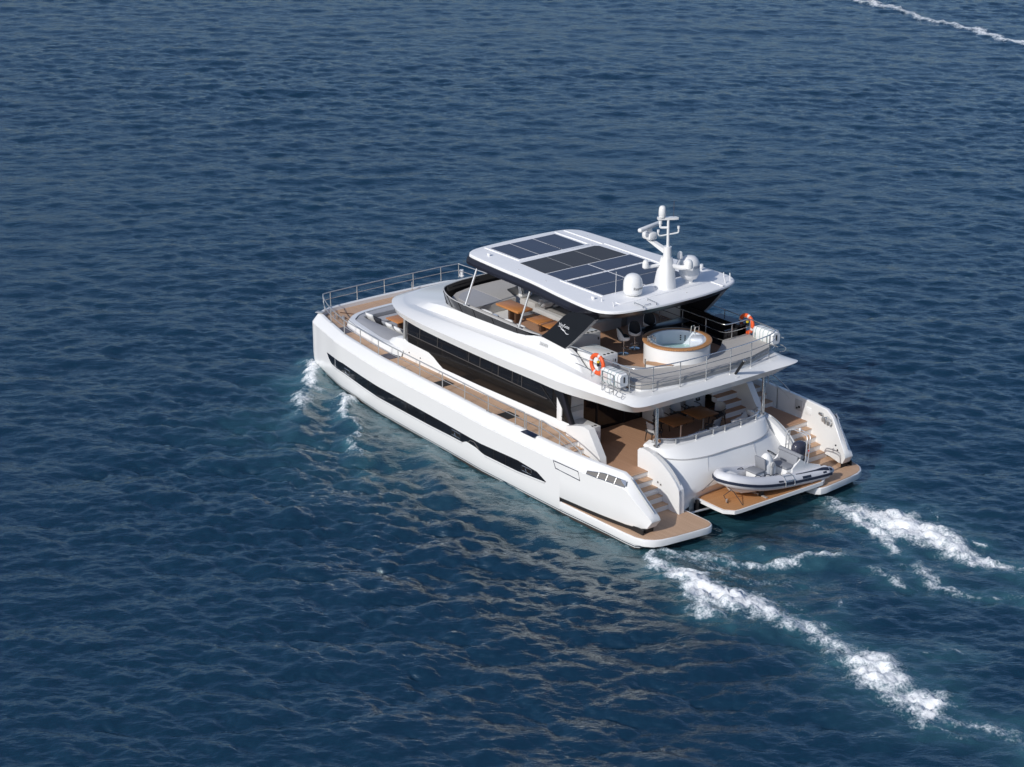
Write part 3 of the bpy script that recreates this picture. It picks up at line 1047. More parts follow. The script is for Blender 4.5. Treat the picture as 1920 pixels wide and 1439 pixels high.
for s in (1, -1):
    wb = B()
    side_mesh(wb, wl, wt, xs_w, "blackglass", .006, s)
    hw = wb.build("hull_window", HULL)
    lb = B()
    # bright recess lip under the glass
    rows = []
    for x in np.linspace(21.9, 11.1, 40):
        z = wl(x)
        rows.append([(x, s * (yh(x) + .004), z), (x, s * (yh(x) + .022), z - .018), (x, s * (yh(x) + .010), z - .07), (x, s * (yh(x) - .01), z - .10)])
    lb.grid(rows, "gel")
    rows = []
    for x in np.linspace(9.5, 5.75, 20):
        z = wl(x)
        rows.append([(x, s * (yh(x) + .004), z), (x, s * (yh(x) + .022), z - .018), (x, s * (yh(x) + .010), z - .07), (x, s * (yh(x) - .01), z - .10)])
    lb.grid(rows, "gel")
    lb.build("window_lip", HULL)
    mb = B()
    for x in (19.45, 18.25, 15.1, 13.75, 8.9, 8.15):
        mb.cyl((x, s * (yh(x) + .008), wl(x) + .01), (x, s * (yh(x) + .008), wt(x) - .01), .012, "blacktrim", 6)
    mb.tube([(10.62, s * (yh(10.6) + .012), 1.05), (10.5, s * (yh(10.5) + .012), 1.17), (10.2, s * (yh(10.3) + .012), 1.19), (9.9, s * (yh(10) + .012), 1.02)], .022, "darkframe", 6)
    mb.build("window_mullion", HULL)
    for (x0, x1, z0, z1) in ((19.95, 20.45, .97, 1.17), (11.2, 11.8, 1.0, 1.2), (6.55, 7.12, 1.04, 1.24)):
        pb = B()
        pb.tube([(x0, s * (yh(x0) + .012), z0), (x1, s * (yh(x1) + .012), z0), (x1, s * (yh(x1) + .012), z1), (x0, s * (yh(x0) + .012), z1)], .016, "chrome", 6, closed=True)
        pb.poly([(x0, s * (yh(x0) + .011), z0), (x1, s * (yh(x1) + .011), z0), (x1, s * (yh(x1) + .011), z1), (x0, s * (yh(x0) + .011), z1)], "brownglass")
        pb.tube([((x0 + x1) / 2, s * (yh(x0) + .03), z0 + .04), ((x0 + x1) / 2 + .06, s * (yh(x0) + .035), z1 - .05)], .012, "chrome", 6)
        pb.build("portlight", HULL)
    nb = B()
    fr = [(5.22, 2.05), (5.20, 1.80), (5.05, 1.74), (3.82, 1.66), (3.90, 2.02)]
    fr = [(5.23, 2.06), (5.10, 1.80), (3.78, 1.72), (3.88, 2.05)]
    ysurf = lambda x: (yh(x) if x > 4.86 else yw(x)) + .008
    nb.tube([(x, s * ysurf(x), z) for x, z in fr], .018, "navy", 6, closed=True)
    nb.build("hull_door_outline", HULL)
    # teak on the boarding platform and its side step
    tb = B()
    tk = [(4.74, 5.76), (4.6, 5.64), (4.6, 5.30), (2.2, 5.0), (2.2, 2.7), (.2, 2.64), (-.06, 2.72), (-.17, 2.9), (-.19, 3.1), (-.14, 3.7), (-.06, 4.5), (.03, 5.0), (.15, 5.26), (.40, 5.50), (.72, 5.62), (1.3, 5.67), (2.3, 5.70), (3.6, 5.72)]
    tb.prism([(x, s * y, .527) for x, y in tk], (0, 0, .012), "teak")
    tb.build("platform_teak", HULL)

# ---- side decks and foredeck
db = B()
inn = ring(.455, 0)
strip = [p for p in inn if p[0] > 6.1]
ph = [p for p in strip if p[1] >= -1e-6]
P0 = [(6.15, yh(6.15) - .455)] + [(p[0], p[1]) for p in ph]
for s in (1, -1):
    db.grid([[(x, s * y, DECK), (x, s * (min(y, 3.85) if x < 18 else 0), DECK)] for x, y in P0], "gel")
DECKB = db.build("deck_base", YACHT)
tb = B()
for s in (1, -1):
    rows = [[(x, s * max(y - .07, 0), DECK + .008), (x, s * max(min(y - .07, 3.87), 0) * (1 if x < 18 else .0), DECK + .008)] for x, y in P0]
    tb.grid(rows, "teak")
tb.build("side_deck_teak", DECKB)
for i, (x0, x1, y0, y1) in enumerate(((21.4, 22.2, 3.55, 4.36), (17.5, 18.18, 4.0, 4.72), (13.5, 14.13, 4.3, 4.95), (9.06, 9.74, 4.42, 5.0))):
    hb2 = B()  # flat dark panel lying on the teak
    hb2.b2(x0, x1, y0, y1, DECK + .012, DECK + .022, "navyfabric" if i < 2 else "blacktrim")
    hb2.build("dark_deck_panel", DECKB)
for y in (3.2,):
    cb = B()
    cb.tube(cr([(23.95, 2.95, DECK + .02), (23.3, 2.6, DECK + .02), (22.9, 2.9, DECK + .02)], 6), .025, "timber", 6)
    cb.tube(cr([(23.5, 3.3, DECK + .02), (22.9, 3.2, DECK + .02), (22.3, 3.75, DECK + .02)], 6), .015, "timber", 6)
    cb.build("deck_seam", DECKB)
# bow fittings
fb_ = B()
fb_.box((24.05, 3.95, 2.515), (.36, .26, .03), "steel", .01, rot=.5)
fb_.tube([(23.9, 3.72, 2.5), (23.9, 3.72, 2.62), (24.02, 3.62, 2.62), (24.02, 3.62, 2.5)], .02, "chrome", 6)
fb_.build("bow_roller", YACHT)
fb_ = B()
for (x, y) in ((23.55, 3.5), (23.35, 3.62)):
    fb_.tube([(x, y, DECK), (x, y, DECK + .14), (x - .18, y + .08, DECK + .14), (x - .18, y + .08, DECK)], .022, "chrome", 6)
    fb_.cyl((x - .3, y - .25, DECK), (x - .3, y - .25, DECK + .1), .06, "steel", 10)
fb_.build("deck_cleat", YACHT)
cl = B()
for x in (15.9, 9.7):
    cl.box((x, yh(x) - .36, 2.53), (.34, .05, .05), "chrome", .02)
cl.build("mooring_cleat", YACHT)
bt = B()
bt.lathe([(.0, .33), (.09, .33), (.10, .30), (.10, .10), (.13, .06), (.13, 0)], (24.55, -4.2, 2.48), "gel", 14)
bt.build("bow_bollard", YACHT)

# ---- foredeck lounge
rim_o = [(22.95, 0), (22.93, 1.3), (22.85, 2.3), (22.68, 3.0), (22.35, 3.5), (21.9, 3.78), (20.3, 4.03), (19.1, 4.17), (18.0, 4.2), (17.4, 4.1)]
rim_i = [(22.65, 0), (22.63, 1.3), (22.56, 2.25), (22.42, 2.9), (22.12, 3.30), (21.75, 3.54), (20.2, 3.80), (19.2, 3.94), (18.75, 3.90), (18.55, 3.6)]
lb = B()


def lring(pts, z, s, off=0):
    return [(p[0] + off, s * p[1], z) for p in cr([(a, b_, 0) for a, b_ in pts], 6)]


for s in (1, -1):
    base = [(x + .22 if i < 3 else x + .1, y + (.04 if i > 3 else 0)) for i, (x, y) in enumerate(rim_o)]
    lb.grid([lring(base, DECK, s), lring(rim_o, 2.58, s), lring([((a[0] * .8 + b_[0] * .2), (a[1] * .8 + b_[1] * .2)) for a, b_ in zip(rim_o, rim_i)], 2.64, s), lring(rim_i, 2.65, s), lring(rim_i, 2.36, s)], "gel")
lb.build("foredeck_coaming", YACHT)
pb = B()
for s in (1, -1):
    pad = cr([(22.62, s * .0, 0), (22.6, s * 1.3, 0), (22.53, s * 2.2, 0), (22.4, s * 2.86, 0), (22.1, s * 3.26, 0), (21.75, s * 3.50, 0), (20.2, s * 3.76, 0), (19.25, s * 3.88, 0), (18.8, s * 3.86, 0), (18.55, s * 3.5, 0)], 5)
    inn2 = cr([(22.15, s * .0, 0), (22.15, s * 1.3, 0), (22.14, s * 2.2, 0), (22.1, s * 2.8, 0), (22.0, s * 2.95, 0), (21.6, s * 2.95, 0), (20.4, s * 2.93, 0), (19.5, s * 2.93, 0), (19.0, s * 2.93, 0), (18.55, s * 2.93, 0)], 5)
    pb.grid([[(p[0], p[1], 2.40) for p in pad], [(p[0], p[1], 2.60) for p in pad], [(p[0], p[1], 2.625) for p in [(a * .93 + b_ * .07) for a, b_ in zip(pad, inn2)]], [(p[0], p[1], 2.625) for p in [(a * .07 + b_ * .93) for a, b_ in zip(pad, inn2)]],
             [(p[0], p[1], 2.60) for p in inn2], [(p[0], p[1], 2.34) for p in inn2]], "fabricgrey")
pb.build("foredeck_sunpad", YACHT)
sb = B()
sb.b2(18.5, 22.1, -2.9, 2.9, 2.31, 2.34, "fabricgrey")
for s in (1, -1):
    sb.b2(19.3, 21.9, s * 2.25, s * 2.9, 2.34, 2.46, "fabricgrey", .05)
sb.b2(21.5, 22.1, -2.6, 2.6, 2.34, 2.46, "fabricgrey", .05)
sb.build("foredeck_seat", YACHT)

# ---- deckhouse flank and windows
wz_lo = lin([6.45, 9.7, 12.2, 14.75, 15.05, 15.4, 15.75, 17.3, 17.6, 17.75], [2.67, 2.60, 2.55, 2.55, 2.68, 2.86, 2.97, 3.02, 3.0, 3.0])
DH = B()
for s in (1, -1):
    top = [(6.2, 2.68)] + [(x, wz_lo(x)) for x in (6.45, 8, 9.7, 12.2, 14.2, 14.75, 14.9, 15.05, 15.2, 15.4, 15.6, 15.75, 16.5, 17.3)] + [(17.7, 3.04), (18.1, 2.98), (18.5, 2.84), (18.8, 2.64), (19.0, 2.42), (19.1, 2.31)]
    rows = []
    for x, z in top:
        f = max(0, (x - 17.2) / 1.9)
        yb_ = 4.07 - .02 * f
        yt = 3.99 - .16 * f
        rows.append([(x, s * yb_, DECK), (x, s * (yb_ - .01), DECK + (z - DECK) * .5), (x, s * yt, z - .015), (x, s * (yt - .03), z), (x, s * (yt - .22 - .25 * f), z), (x, s * (yt - .5 - .4 * f), DECK)])
    DH.grid(rows, "gel")
    # flank aft of the windows, sloping down to the cockpit
    ap = [(6.45, 2.68), (5.75, 2.90), (5.42, 2.96), (5.12, 2.92), (4.44, 1.98), (4.40, 1.62), (6.45, 1.62)]
    DH.prism([(x, s * 4.22, z) for x, z in ap], (0, -s * .30, 0), "gel")
    DH.prism([(5.42, s * 4.226, 2.965), (5.14, s * 4.226, 2.925), (4.46, s * 4.226, 1.985), (4.52, s * 4.226, 1.9), (5.3, s * 4.226, 2.7)], (0, -s * .28, .012), "gel")
for (x0, x1, y0, y1) in ((6.5, 17.3, -3.6, 3.6),):
    DH.b2(x0 + .9, x1, y0, y1, DECK - .5, 4.1, "blackpaint")
HOUSE = DH.build("deckhouse", YACHT, sharp=30)
for s in (1, -1):
    gb = B()
    xs = [6.5, 8, 9.7, 11, 12.2, 13.5, 14.75, 15.05, 15.4, 15.75, 16.5, 17.2]
    gb.grid([[(x, s * 3.975, wz_lo(x) - .03), (x, s * 3.955, 3.30), (x, s * 3.90, 4.08)] for x in xs], "brownglass")
    # wrap to the front window
    fr = [(17.2, 3.97), (17.5, 3.9), (17.75, 3.72), (17.95, 3.4), (18.1, 2.8), (18.25, 1.5), (18.3, 0)]
    gb.grid([[(x, s * y, 2.5), (x, s * y, 3.3), (x - .05, s * y * .985, 4.08)] for x, y in fr], "blackglass")
    g = gb.build("side_window", HOUSE)
    ub = B()
    ub.grid([[(x, s * 3.975, 3.40 - (17.2 - x) * .012), (x, s * 3.93, 4.06)] for x in (7.6, 9, 10.5, 12, 13.5, 15, 16.2, 17.2)], "blackglass")
    ub.build("upper_pane", HOUSE)
    mb = B()
    led = [(x, s * 3.985, 3.385 - (17.2 - x) * .012) for x in (7.9, 10, 12, 14, 16, 17.25)]
    mb.tube(led, .018, "darkframe", 6)
    for x in (16.35, 15.1, 12.95, 12.2, 11.0, 10.1, 9.5):
        zl = 3.385 - (17.2 - x) * .012
        mb.cyl((x, s * 3.985, zl), (x, s * 3.945, 3.98), .013, "darkframe", 6)
    mb.build("window_mullion", HOUSE)
    pb = B()
    pb.cyl((17.62, s * 3.86, 3.0), (17.60, s * 3.83, 4.05), .065, "steel", 12)
    pb.cyl((17.86, s * 3.62, 3.0), (17.84, s * 3.60, 4.05), .04, "steel", 10)
    pb.build("corner_post", HOUSE)
    kb = B()
    kb.prism([(7.60, s * 4.05, 4.02), (6.92, s * 4.05, 4.02), (6.20, s * 4.05, 2.69), (6.46, s * 4.05, 2.67)], (0, -s * .10, 0), "blackpaint")
    kb.build("aft_pillar", HOUSE)
    kb = B()
    kb.prism([(7.02, s * 4.056, 3.9), (6.86, s * 4.056, 3.9), (6.27, s * 4.056, 2.72), (6.42, s * 4.056, 2.70)], (0, s * .02, 0), "fascia")
    kb.tube([(8.3, s * 3.985, 3.7), (7.4, s * 3.985, 3.1), (6.75, s * 3.985, 2.68)], .016, "blacktrim", 6)
    kb.build("pillar_trim", HOUSE)
sc = B()
for x, z in ((17.0, 2.62), (16.2, 2.60)):
    sc.cyl((x, 4.05, z), (x, 4.08, z), .028, "blacktrim", 8)
sc.build("deck_light", HOUSE)
# aft bulkhead with dark glass doors
ab = B()
ab.b2(7.3, 7.42, -3.9, 3.9, SOLE, 4.05, "blackglass")
ab.build("saloon_door", HOUSE)
df = B()
for y in (2.0, .6, -.8, -2.2):
    df.b2(7.26, 7.30, y - .03, y + .03, SOLE, 4.02, "blacktrim")
df.build("door_frame", HOUSE)

# ---- upper deck moulding (coachroof, eyebrow, flybridge coaming, aft overhang)
R1 = [(20.0, 0, 3.95), (19.9, 1.6, 3.97), (19.55, 2.9, 4.0), (18.43, 3.74, 4.0), (17.0, 4.12, 4.0), (14.8, 4.31, 4.0), (11, 4.37, 4.0), (8.3, 4.33, 4.0), (6.6, 4.33, 4.02), (4.8, 4.06, 4.06), (3.5, 3.84, 4.08), (3.02, 3.42, 4.11), (2.88, 2.3, 4.14), (2.80, 0, 4.17)]
R0 = [(19.2, 0, 3.97), (19.1, 1.5, 3.98), (18.8, 2.6, 4.0), (17.9, 3.3, 4.02), (16.7, 3.7, 4.03), (14.8, 3.9, 4.04), (11, 3.95, 4.04), (8.3, 3.92, 4.04), (6.6, 3.9, 4.05), (4.9, 3.7, 4.06), (4.0, 3.4, 4.07), (3.6, 3.0, 4.08), (3.4, 2.0, 4.09), (3.3, 0, 4.10)]
R2 = [(20.06, 0, 4.12), (19.97, 1.62, 4.14), (19.62, 2.98, 4.17), (18.42, 3.84, 4.22), (17.0, 4.21, 4.26), (14.8, 4.39, 4.30), (11, 4.45, 4.34), (8.3, 4.42, 4.38), (6.6, 4.42, 4.42), (4.8, 4.27, 4.46), (3.3, 4.16, 4.52), (2.52, 3.98, 4.56), (2.55, 2.3, 4.50), (2.56, 0, 4.48)]
R3 = [(19.6, 0, 4.31), (19.5, 1.6, 4.31), (19.15, 2.78, 4.30), (17.8, 3.58, 4.37), (16.2, 3.78, 4.47), (14.1, 3.88, 4.62), (11, 3.98, 4.77), (8.3, 4.05, 4.86), (6.4, 4.06, 4.82), (4.6, 3.98, 4.75), (3.5, 3.72, 4.73), (2.9, 3.35, 4.72), (2.80, 2.15, 4.71), (2.76, 0, 4.70)]
R35 = [(19.42, 0, 4.335), (19.36, 1.6, 4.325), (19.03, 2.68, 4.295), (17.62, 3.24, 4.375), (16.15, 3.36, 4.475), (14.1, 3.52, 4.64), (11, 3.60, 4.79), (8.35, 3.72, 4.95), (6.8, 3.80, 4.90), (5.4, 3.78, 4.775), (3.6, 3.6, 4.735), (3.02, 3.2, 4.725), (2.84, 2.1, 4.715), (2.80, 0, 4.71)]
R4 = [(19.2, 0, 4.40), (19.15, 1.55, 4.39), (18.85, 2.55, 4.34), (17.4, 2.96, 4.54), (16.0, 3.16, 4.78), (14.1, 3.38, 5.00), (11, 3.46, 5.13), (8.4, 3.52, 5.46), (7.0, 3.56, 5.36), (5.9, 3.60, 4.84), (3.7, 3.5, 4.74), (3.1, 3.1, 4.73), (2.90, 2.05, 4.72), (2.85, 0, 4.715)]
R5 = [(16.75, 0, 4.75), (16.65, 1.4, 4.76), (16.4, 2.25, 4.78), (16.05, 2.72, 4.84), (15.4, 2.98, 4.92), (13.9, 3.24, 5.04), (11, 3.31, 5.14), (8.4, 3.38, 5.48), (7.0, 3.42, 5.38), (5.95, 3.46, 4.85), (3.9, 3.36, 4.745), (3.3, 2.95, 4.735), (3.1, 2.0, 4.725), (3.05, 0, 4.72)]
R6 = [(x - (.04 if x > 12 else 0), y * .985, 4.70) for x, y, z in R5]


R25 = [tuple(.5 * a + .5 * b_ + (.02 if k == 2 else 0) for k, (a, b_) in enumerate(zip(p, q))) for p, q in zip(R2, R3)]
R29 = [tuple(.08 * a + .92 * b_ + (.004 if k == 2 else 0) for k, (a, b_) in enumerate(zip(p, q))) for p, q in zip(R2, R3)]
R31 = [tuple(.85 * a + .15 * b_ for a, b_ in zip(p, q)) for p, q in zip(R3, R35)]


def hring(R, s, m=8):
    return [(p[0], s * max(p[1], 0), p[2]) for p in cr(R, m)]


ub = B()
for s in (1, -1):
    ub.grid([hring(R, s) for R in (R0, R1, R2, R25, R29, R3, R31, R35, R4)], "gel")
    ub.grid([hring(R, s) for R in (R4, R5, R6)], "gel")
    r0, r6 = hring(R0, s), hring(R6, s)
    ub.grid([[p, (p[0], 0, p[2])] for p in r0], "gel")
    ub.grid([[p, (p[0], 0, p[2])] for p in r6], "gel")
UPPER = ub.build("upper_deck", YACHT, sharp=24)
# grey scuppers
sb = B()
sb.cyl((4.05, 3.93, 4.22), (4.02, 3.98, 4.22), .04, "greymould", 10)
for (x, y, z) in ((3.85, 4.0, 4.36), ):
    sb.cyl((x, y + .17, z + .1), (x, y + .2, z + .1), .018, "greymould", 8)
sb.build("drain_outlet", UPPER)
tb = B()
for s in (1, -1):
    r6 = [p for p in hring(R6, s) if p[0] < 13.2]
    tb.grid([[(p[0] + .02, p[1] - s * .03 if abs(p[1]) > .05 else p[1], FLY - .012), (p[0] + .02, 0, FLY - .012)] for p in r6], "teakwarm")
tb.build("flybridge_teak", UPPER)
# anti-skid patch and vents on the coachroof
cb = B()
cb.prism([(17.35, -1.9, 4.72), (17.6, -.6, 4.70), (17.4, .55, 4.70), (17.0, .5, 4.76), (16.9, -1.9, 4.77)], (0, 0, .012), "navyfabric")
cb.build("coachroof_hatch", UPPER)

# ---- dark windscreen band round the flybridge
top_w = [(16.72, 0, 5.40), (16.66, 1.41, 5.40), (16.5, 2.25, 5.40), (16.26, 2.80, 5.40), (15.7, 3.16, 5.40), (14.86, 3.43, 5.40), (13.69, 3.52, 5.40), (12.3, 3.55, 5.40), (10.4, 3.55, 5.40), (9.6, 3.53, 5.41), (9.05, 3.48, 5.44)]
bot_w = [(16.72, 0, 4.70), (16.62, 1.4, 4.72), (16.42, 2.28, 4.74), (16.12, 2.80, 4.80), (15.5, 3.08, 4.88), (14.6, 3.35, 4.98), (13.6, 3.43, 5.02), (12.2, 3.47, 5.08), (10.4, 3.49, 5.14), (9.65, 3.50, 5.24), (9.15, 3.49, 5.40)]
wsb = B()
for s in (1, -1):
    a, b_ = hring(bot_w, s, 6), hring(top_w, s, 6)
    ai = [(p[0] - (.05 if p[0] > 15.8 else 0), p[1] - s * .05 * min(1, abs(p[1])), p[2]) for p in a]
    bi = [(p[0] - (.05 if p[0] > 15.8 else 0), p[1] - s * .05 * min(1, abs(p[1])), p[2]) for p in b_]
    wsb.grid([a, b_, bi, ai], "blackglass")
WS = wsb.build("windscreen", YACHT, sharp=40)
rb = B()
for s in (1, -1):
    rb.tube([(p[0] - .02, p[1] - s * .02, p[2] + .012) for p in hring(top_w, s, 6)], .022, "greymould", 6)
rb.build("windscreen_rim", WS)
pb = B()
for s in (1, -1):
    a, b_ = hring(bot_w, s, 6), hring(top_w, s, 6)
    for k in (14, 22, 27, 33, 38, 43, 48, 52):
        p, q = a[k], b_[k]
        pb.tube([(p[0] + .004, p[1] + s * .006, p[2]), (q[0] + .004, q[1] + s * .006, q[2])], .010, "blacktrim", 6)
pb.build("windscreen_mullion", WS)
pb = B()
for s in (1, -1):
    p, q = hring(bot_w, s, 6)[15], hring(top_w, s, 6)[15]
    pb.grid([[(p[0] + .03, p[1] + s * .03, p[2]), (q[0] + .03, q[1] + s * .03, q[2])], [(p[0] - .12, p[1] + s * .13, p[2]), (q[0] - .12, q[1] + s * .13, q[2])]], "greymould")
pb.build("windscreen_corner", WS)

# ---- flybridge seating
fb = B()
fb.prism([(16.45, -2.1, 4.72), (16.5, 0, 4.72), (16.45, 1.3, 4.72), (16.2, 2.2, 4.72), (15.8, 2.72, 4.72), (14.05, 2.95, 4.72), (14.02, .75, 4.72), (14.9, .62, 4.72), (15.3, .2, 4.72), (15.6, -2.3, 4.72)], (0, 0, .36), "fabric")
FP = fb.build("flybridge_sunpad", YACHT)
fb = B()
fb.prism([(16.15, .25, 5.085), (16.1, 1.35, 5.085), (14.06, 1.35, 5.085), (14.06, .72, 5.085), (15.2, .35, 5.085)], (0, 0, .035), "fabric")
fb.prism([(16.08, 1.38, 5.085), (15.95, 2.1, 5.085), (15.5, 2.62, 5.085), (14.06, 2.8, 5.085), (14.06, 1.38, 5.085)], (0, 0, .035), "fabricgrey")
fb.build("sunpad_cushion", FP)
sb = B()
sb.b2(9.3, 13.95, 2.55, 3.28, 4.72, 5.02, "fabric", .05)
sb.b2(9.3, 9.9, 2.0, 2.6, 4.72, 5.02, "fabric", .05)
S1 = sb.build("port_sofa", YACHT)
sb = B()
sb.tube([(13.95, 3.22, 5.22), (9.25, 3.26, 5.22)], .13, "fabric", 14)
sb.build("sofa_backrest", S1)
sb = B()
sb.b2(9.4, 12.9, -1.0, .72, 4.72, 5.0, "greymould", .02)
sb.b2(9.6, 12.9, -.9, .55, 5.0, 5.12, "fabricdark", .05)
sb.b2(9.38, 9.6, -1.0, .72, 5.0, 5.2, "greymould", .02)
S2 = sb.build("centre_sofa", YACHT)
sb = B()
sb.b2(9.4, 12.4, -1.35, -.95, 4.72, 5.5, "fabricdark", .08)
sb.build("sofa_backrest", S2)
sb = B()
sb.b2(12.9, 13.9, -1.6, .65, 4.72, 5.15, "fabric", .04)
sb.b2(13.9, 14.6, -2.2, -.5, 4.72, 5.75, "blackpaint", .08)
sb.b2(13.5, 13.95, -1.9, -.6, 5.3, 5.72, "blackpaint", .08)
sb.build("helm_console", YACHT)

# ---- aft flybridge: cabinets, sun pad
for i, (x0, x1, y0, y1, z1) in enumerate(((5.62, 6.95, 2.42, 3.3, 5.46), (8.02, 8.7, 1.25, 2.95, 5.42))):
    cb = B()
    cb.b2(x0, x1, y0, y1, FLY - .02, z1, "gel", .02)
    c = cb.build("bar_cabinet", YACHT)
    kb = B()
    for k in range(3):
        yk = y0 + .18 + k * .19 if i == 0 else y0 + .14 + k * .2
        kb.lathe([(0, .012), (.055, .012), (.06, 0)], (x0 + .12, yk, z1), "blacktrim", 12)
    kb.b2(x0 - .015, x0, y0 + .1, y0 + .14, z1 - .32, z1 - .22, "blacktrim")
    kb.build("cabinet_vent", c)
    if i == 0:
        kb = B()
        kb.tube([(x0 - .03, y0 + .25, 5.0), (x0 - .03, y0 + .25, 5.3)], .012, "chrome", 6)
        kb.build("cabinet_handle", c)
bb = B()
bb.b2(6.75, 7.25, -2.2, .05, 5.42, 5.48, "blackpaint", .02)
bb.b2(6.85, 7.15, -1.9, -.2, FLY - .02, 5.42, "blackpaint")
bb.build("bar_counter", YACHT)
pad = [(5.42, 2.9), (3.75, 3.3), (3.42, 3.18), (3.14, 2.5), (2.96, 1.2), (2.93, -.6), (3.08, -2.1), (3.42, -3.3), (3.62, -3.62), (3.85, -3.72), (5.15, -3.72), (5.12, -2.5), (4.6, -1.9), (4.2, -1.3), (4.0, 0), (4.02, 1.0), (4.32, 1.78), (4.95, 2.12), (5.38, 2.5)]
pb = B()
pb.prism([(x, y, FLY - .03) for x, y in pad], (0, 0, .08), "gel")
pb.prism([(x, y, FLY + .05) for x, y in pad], (0, 0, .26), "fabric")
AP = pb.build("aft_sunpad", YACHT)
sb = B()
for y0, y1 in ((2.45, 1.25), (1.2, -.1), (-.15, -1.3), (-1.35, -2.4)):
    sb.tube([(lin([-3.3, -2.1, -.6, 1.2, 2.5], [3.42, 3.08, 2.93, 2.96, 3.14])(y) - .008, y, 4.93) for y in np.linspace(y0, y1, 6)], .014, "fabricgrey", 6)
sb.build("pad_piping", AP)

# stair opening to starboard, its shaded depth a black sheet, and dark glass screen
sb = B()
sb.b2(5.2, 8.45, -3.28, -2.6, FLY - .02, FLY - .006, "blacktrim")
sb.build("stairwell_shade", YACHT)
sb = B()
sb.b2(5.12, 8.45, -3.36, -3.28, FLY - .03, 5.52, "blackglass")
sb.b2(5.12, 5.18, -3.7, -2.6, FLY - .03, 5.40, "blackglass")
sb.b2(5.12, 6.6, -3.74, -3.36, 5.0, 5.50, "blackglass")
sb.build("stair_screen", YACHT)

# ---- hardtop
T0 = [(14.95, 0), (14.9, 1.5), (14.78, 2.35), (14.5, 2.75), (14.0, 2.93), (12, 3.05), (10, 3.12), (8, 3.34), (6.2, 3.46), (5.5, 3.32), (5.08, 2.85), (4.86, 1.9), (4.76, 1.0), (4.74, 0)]


def roof_ring(d, z, s, aft=0.0):
    P = cr([(x, y, 0) for x, y in T0], 8)
    out = []
    for i, p in enumerate(P):
        a, b_ = P[max(i - 1, 0)], P[min(i + 1, len(P) - 1)]
        t = b_ - a
        t = t / (np.linalg.norm(t) + 1e-9)
        n = np.array([-t[1], t[0]])
        if i == 0:
            n = np.array([1.0, 0])
        if i == len(P) - 1:
            n = np.array([-1.0, 0])
        if np.dot(n, np.array([p[0] - 9.5, p[1]])) < 0:
            n = -n
        k = d
        if aft:
            w = min(1, max(0, (7.2 - p[0]) / 1.6))
            k = d * (1 - w) + (d - aft) * w
        q = p[:2] + n * k
        out.append((q[0], s * max(0, q[1]), z))
    return out


rb = B()
for s in (1, -1):
    rb.grid([[p, (p[0], 0, 7.335)] for p in roof_ring(-.25, 7.335, s)], "roofwhite")
    rb.grid([roof_ring(-.25, 7.335, s), roof_ring(-.04, 7.315, s), roof_ring(.0, 7.28, s), roof_ring(.01, 7.22, s)], "roofwhite")
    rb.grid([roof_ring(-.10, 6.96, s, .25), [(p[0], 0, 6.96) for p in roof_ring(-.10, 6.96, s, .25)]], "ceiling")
ROOF = rb.build("hardtop", YACHT, sharp=30)
fb = B()
for s in (1, -1):
    fb.grid([roof_ring(.01, 7.22, s), roof_ring(.05, 7.215, s, .06), roof_ring(.13, 7.05, s, .30), roof_ring(.12, 6.93, s, .45), roof_ring(.02, 6.90, s, .5), roof_ring(-.3, 6.92, s, .4)], "fascia")
fb.build("roof_fascia", ROOF, sharp=30)
mb = B()
for (x0, x1, y0, y1) in ((12.42, 14.6, 1.83, 1.93), (12.30, 12.44, -1.75, 1.93), (6.75, 9.3, 2.18, 2.28), (6.72, 12.1, -2.42, -2.30), (12.3, 14.6, -1.85, -1.73), (5.62, 5.74, -2.3, 2.35), (12.1, 14.6, -2.3, -2.2)):
    mb.b2(x0, x1, y0, y1, 7.33, 7.365, "roofwhite", .012)
mb.b2(4.95, 5.62, -2.32, -2.22, 7.33, 7.362, "roofwhite", .01)
mb.b2(5.62, 5.9, 2.25, 2.35, 7.33, 7.362, "roofwhite", .01)
mb.build("roof_moulding", ROOF)
panels = [(12.50, 14.41, .78, 1.75), (12.50, 14.41, -.40, .72), (12.40, 14.41, -1.58, -.46), (9.22, 10.28, .08, 2.14), (9.22, 10.28, -2.14, .0), (7.97, 9.05, .08, 2.12), (7.97, 9.05, -2.14, 0), (6.87, 7.92, .08, 2.12), (6.87, 7.92, -2.10, 0)]
for x0, x1, y0, y1 in panels:
    pb = B()
    pb.b2(x0, x1, y0, y1, 7.334, 7.349, "solar")
    pb.build("solar_panel", ROOF)
pb = B()
pb.prism([(12.1, -1.8, 7.334), (11.98, -1.95, 7.334), (10.36, -2.03, 7.334), (10.36, 2.15, 7.334), (12.05, 2.07, 7.334)], (0, 0, .012), "filmpanel")
pb.build("roof_skylight", ROOF)
pb = B()
for y in (.75, -.7):
    pb.b2(10.38, 12.0, y - .008, y + .008, 7.346, 7.349, "greymould")
for (xa, ya, xb, yb_) in ((9.13, 2.1, 9.13, -2.1), (13.45, -.43, 12.5, -.43)):
    for k in range(7):
        t0, t1 = k / 7, k / 7 + .03
        pb.b2(xa + (xb - xa) * t0 - .03, xa + (xb - xa) * t1 + .03, ya + (yb_ - ya) * t0 - .06, ya + (yb_ - ya) * t1 + .06, 7.334, 7.346, "blacktrim")
pb.build("cable_clip", ROOF)
for (x, y) in ((5.08, 1.88), (5.08, 1.22)):
    hb2 = B()
    hb2.tube([(x + .29, y, 7.33), (x + .29, y, 7.41), (x - .29, y + .06, 7.41), (x - .29, y + .06, 7.33)], .018, "chrome", 6)
    hb2.build("roof_handle", ROOF)
hb2 = B()
hb2.tube([(4.93, 1.75, 7.32), (4.93, 1.75, 7.38), (4.93, 1.45, 7.38), (4.93, 1.45, 7.32)], .014, "chrome", 6)
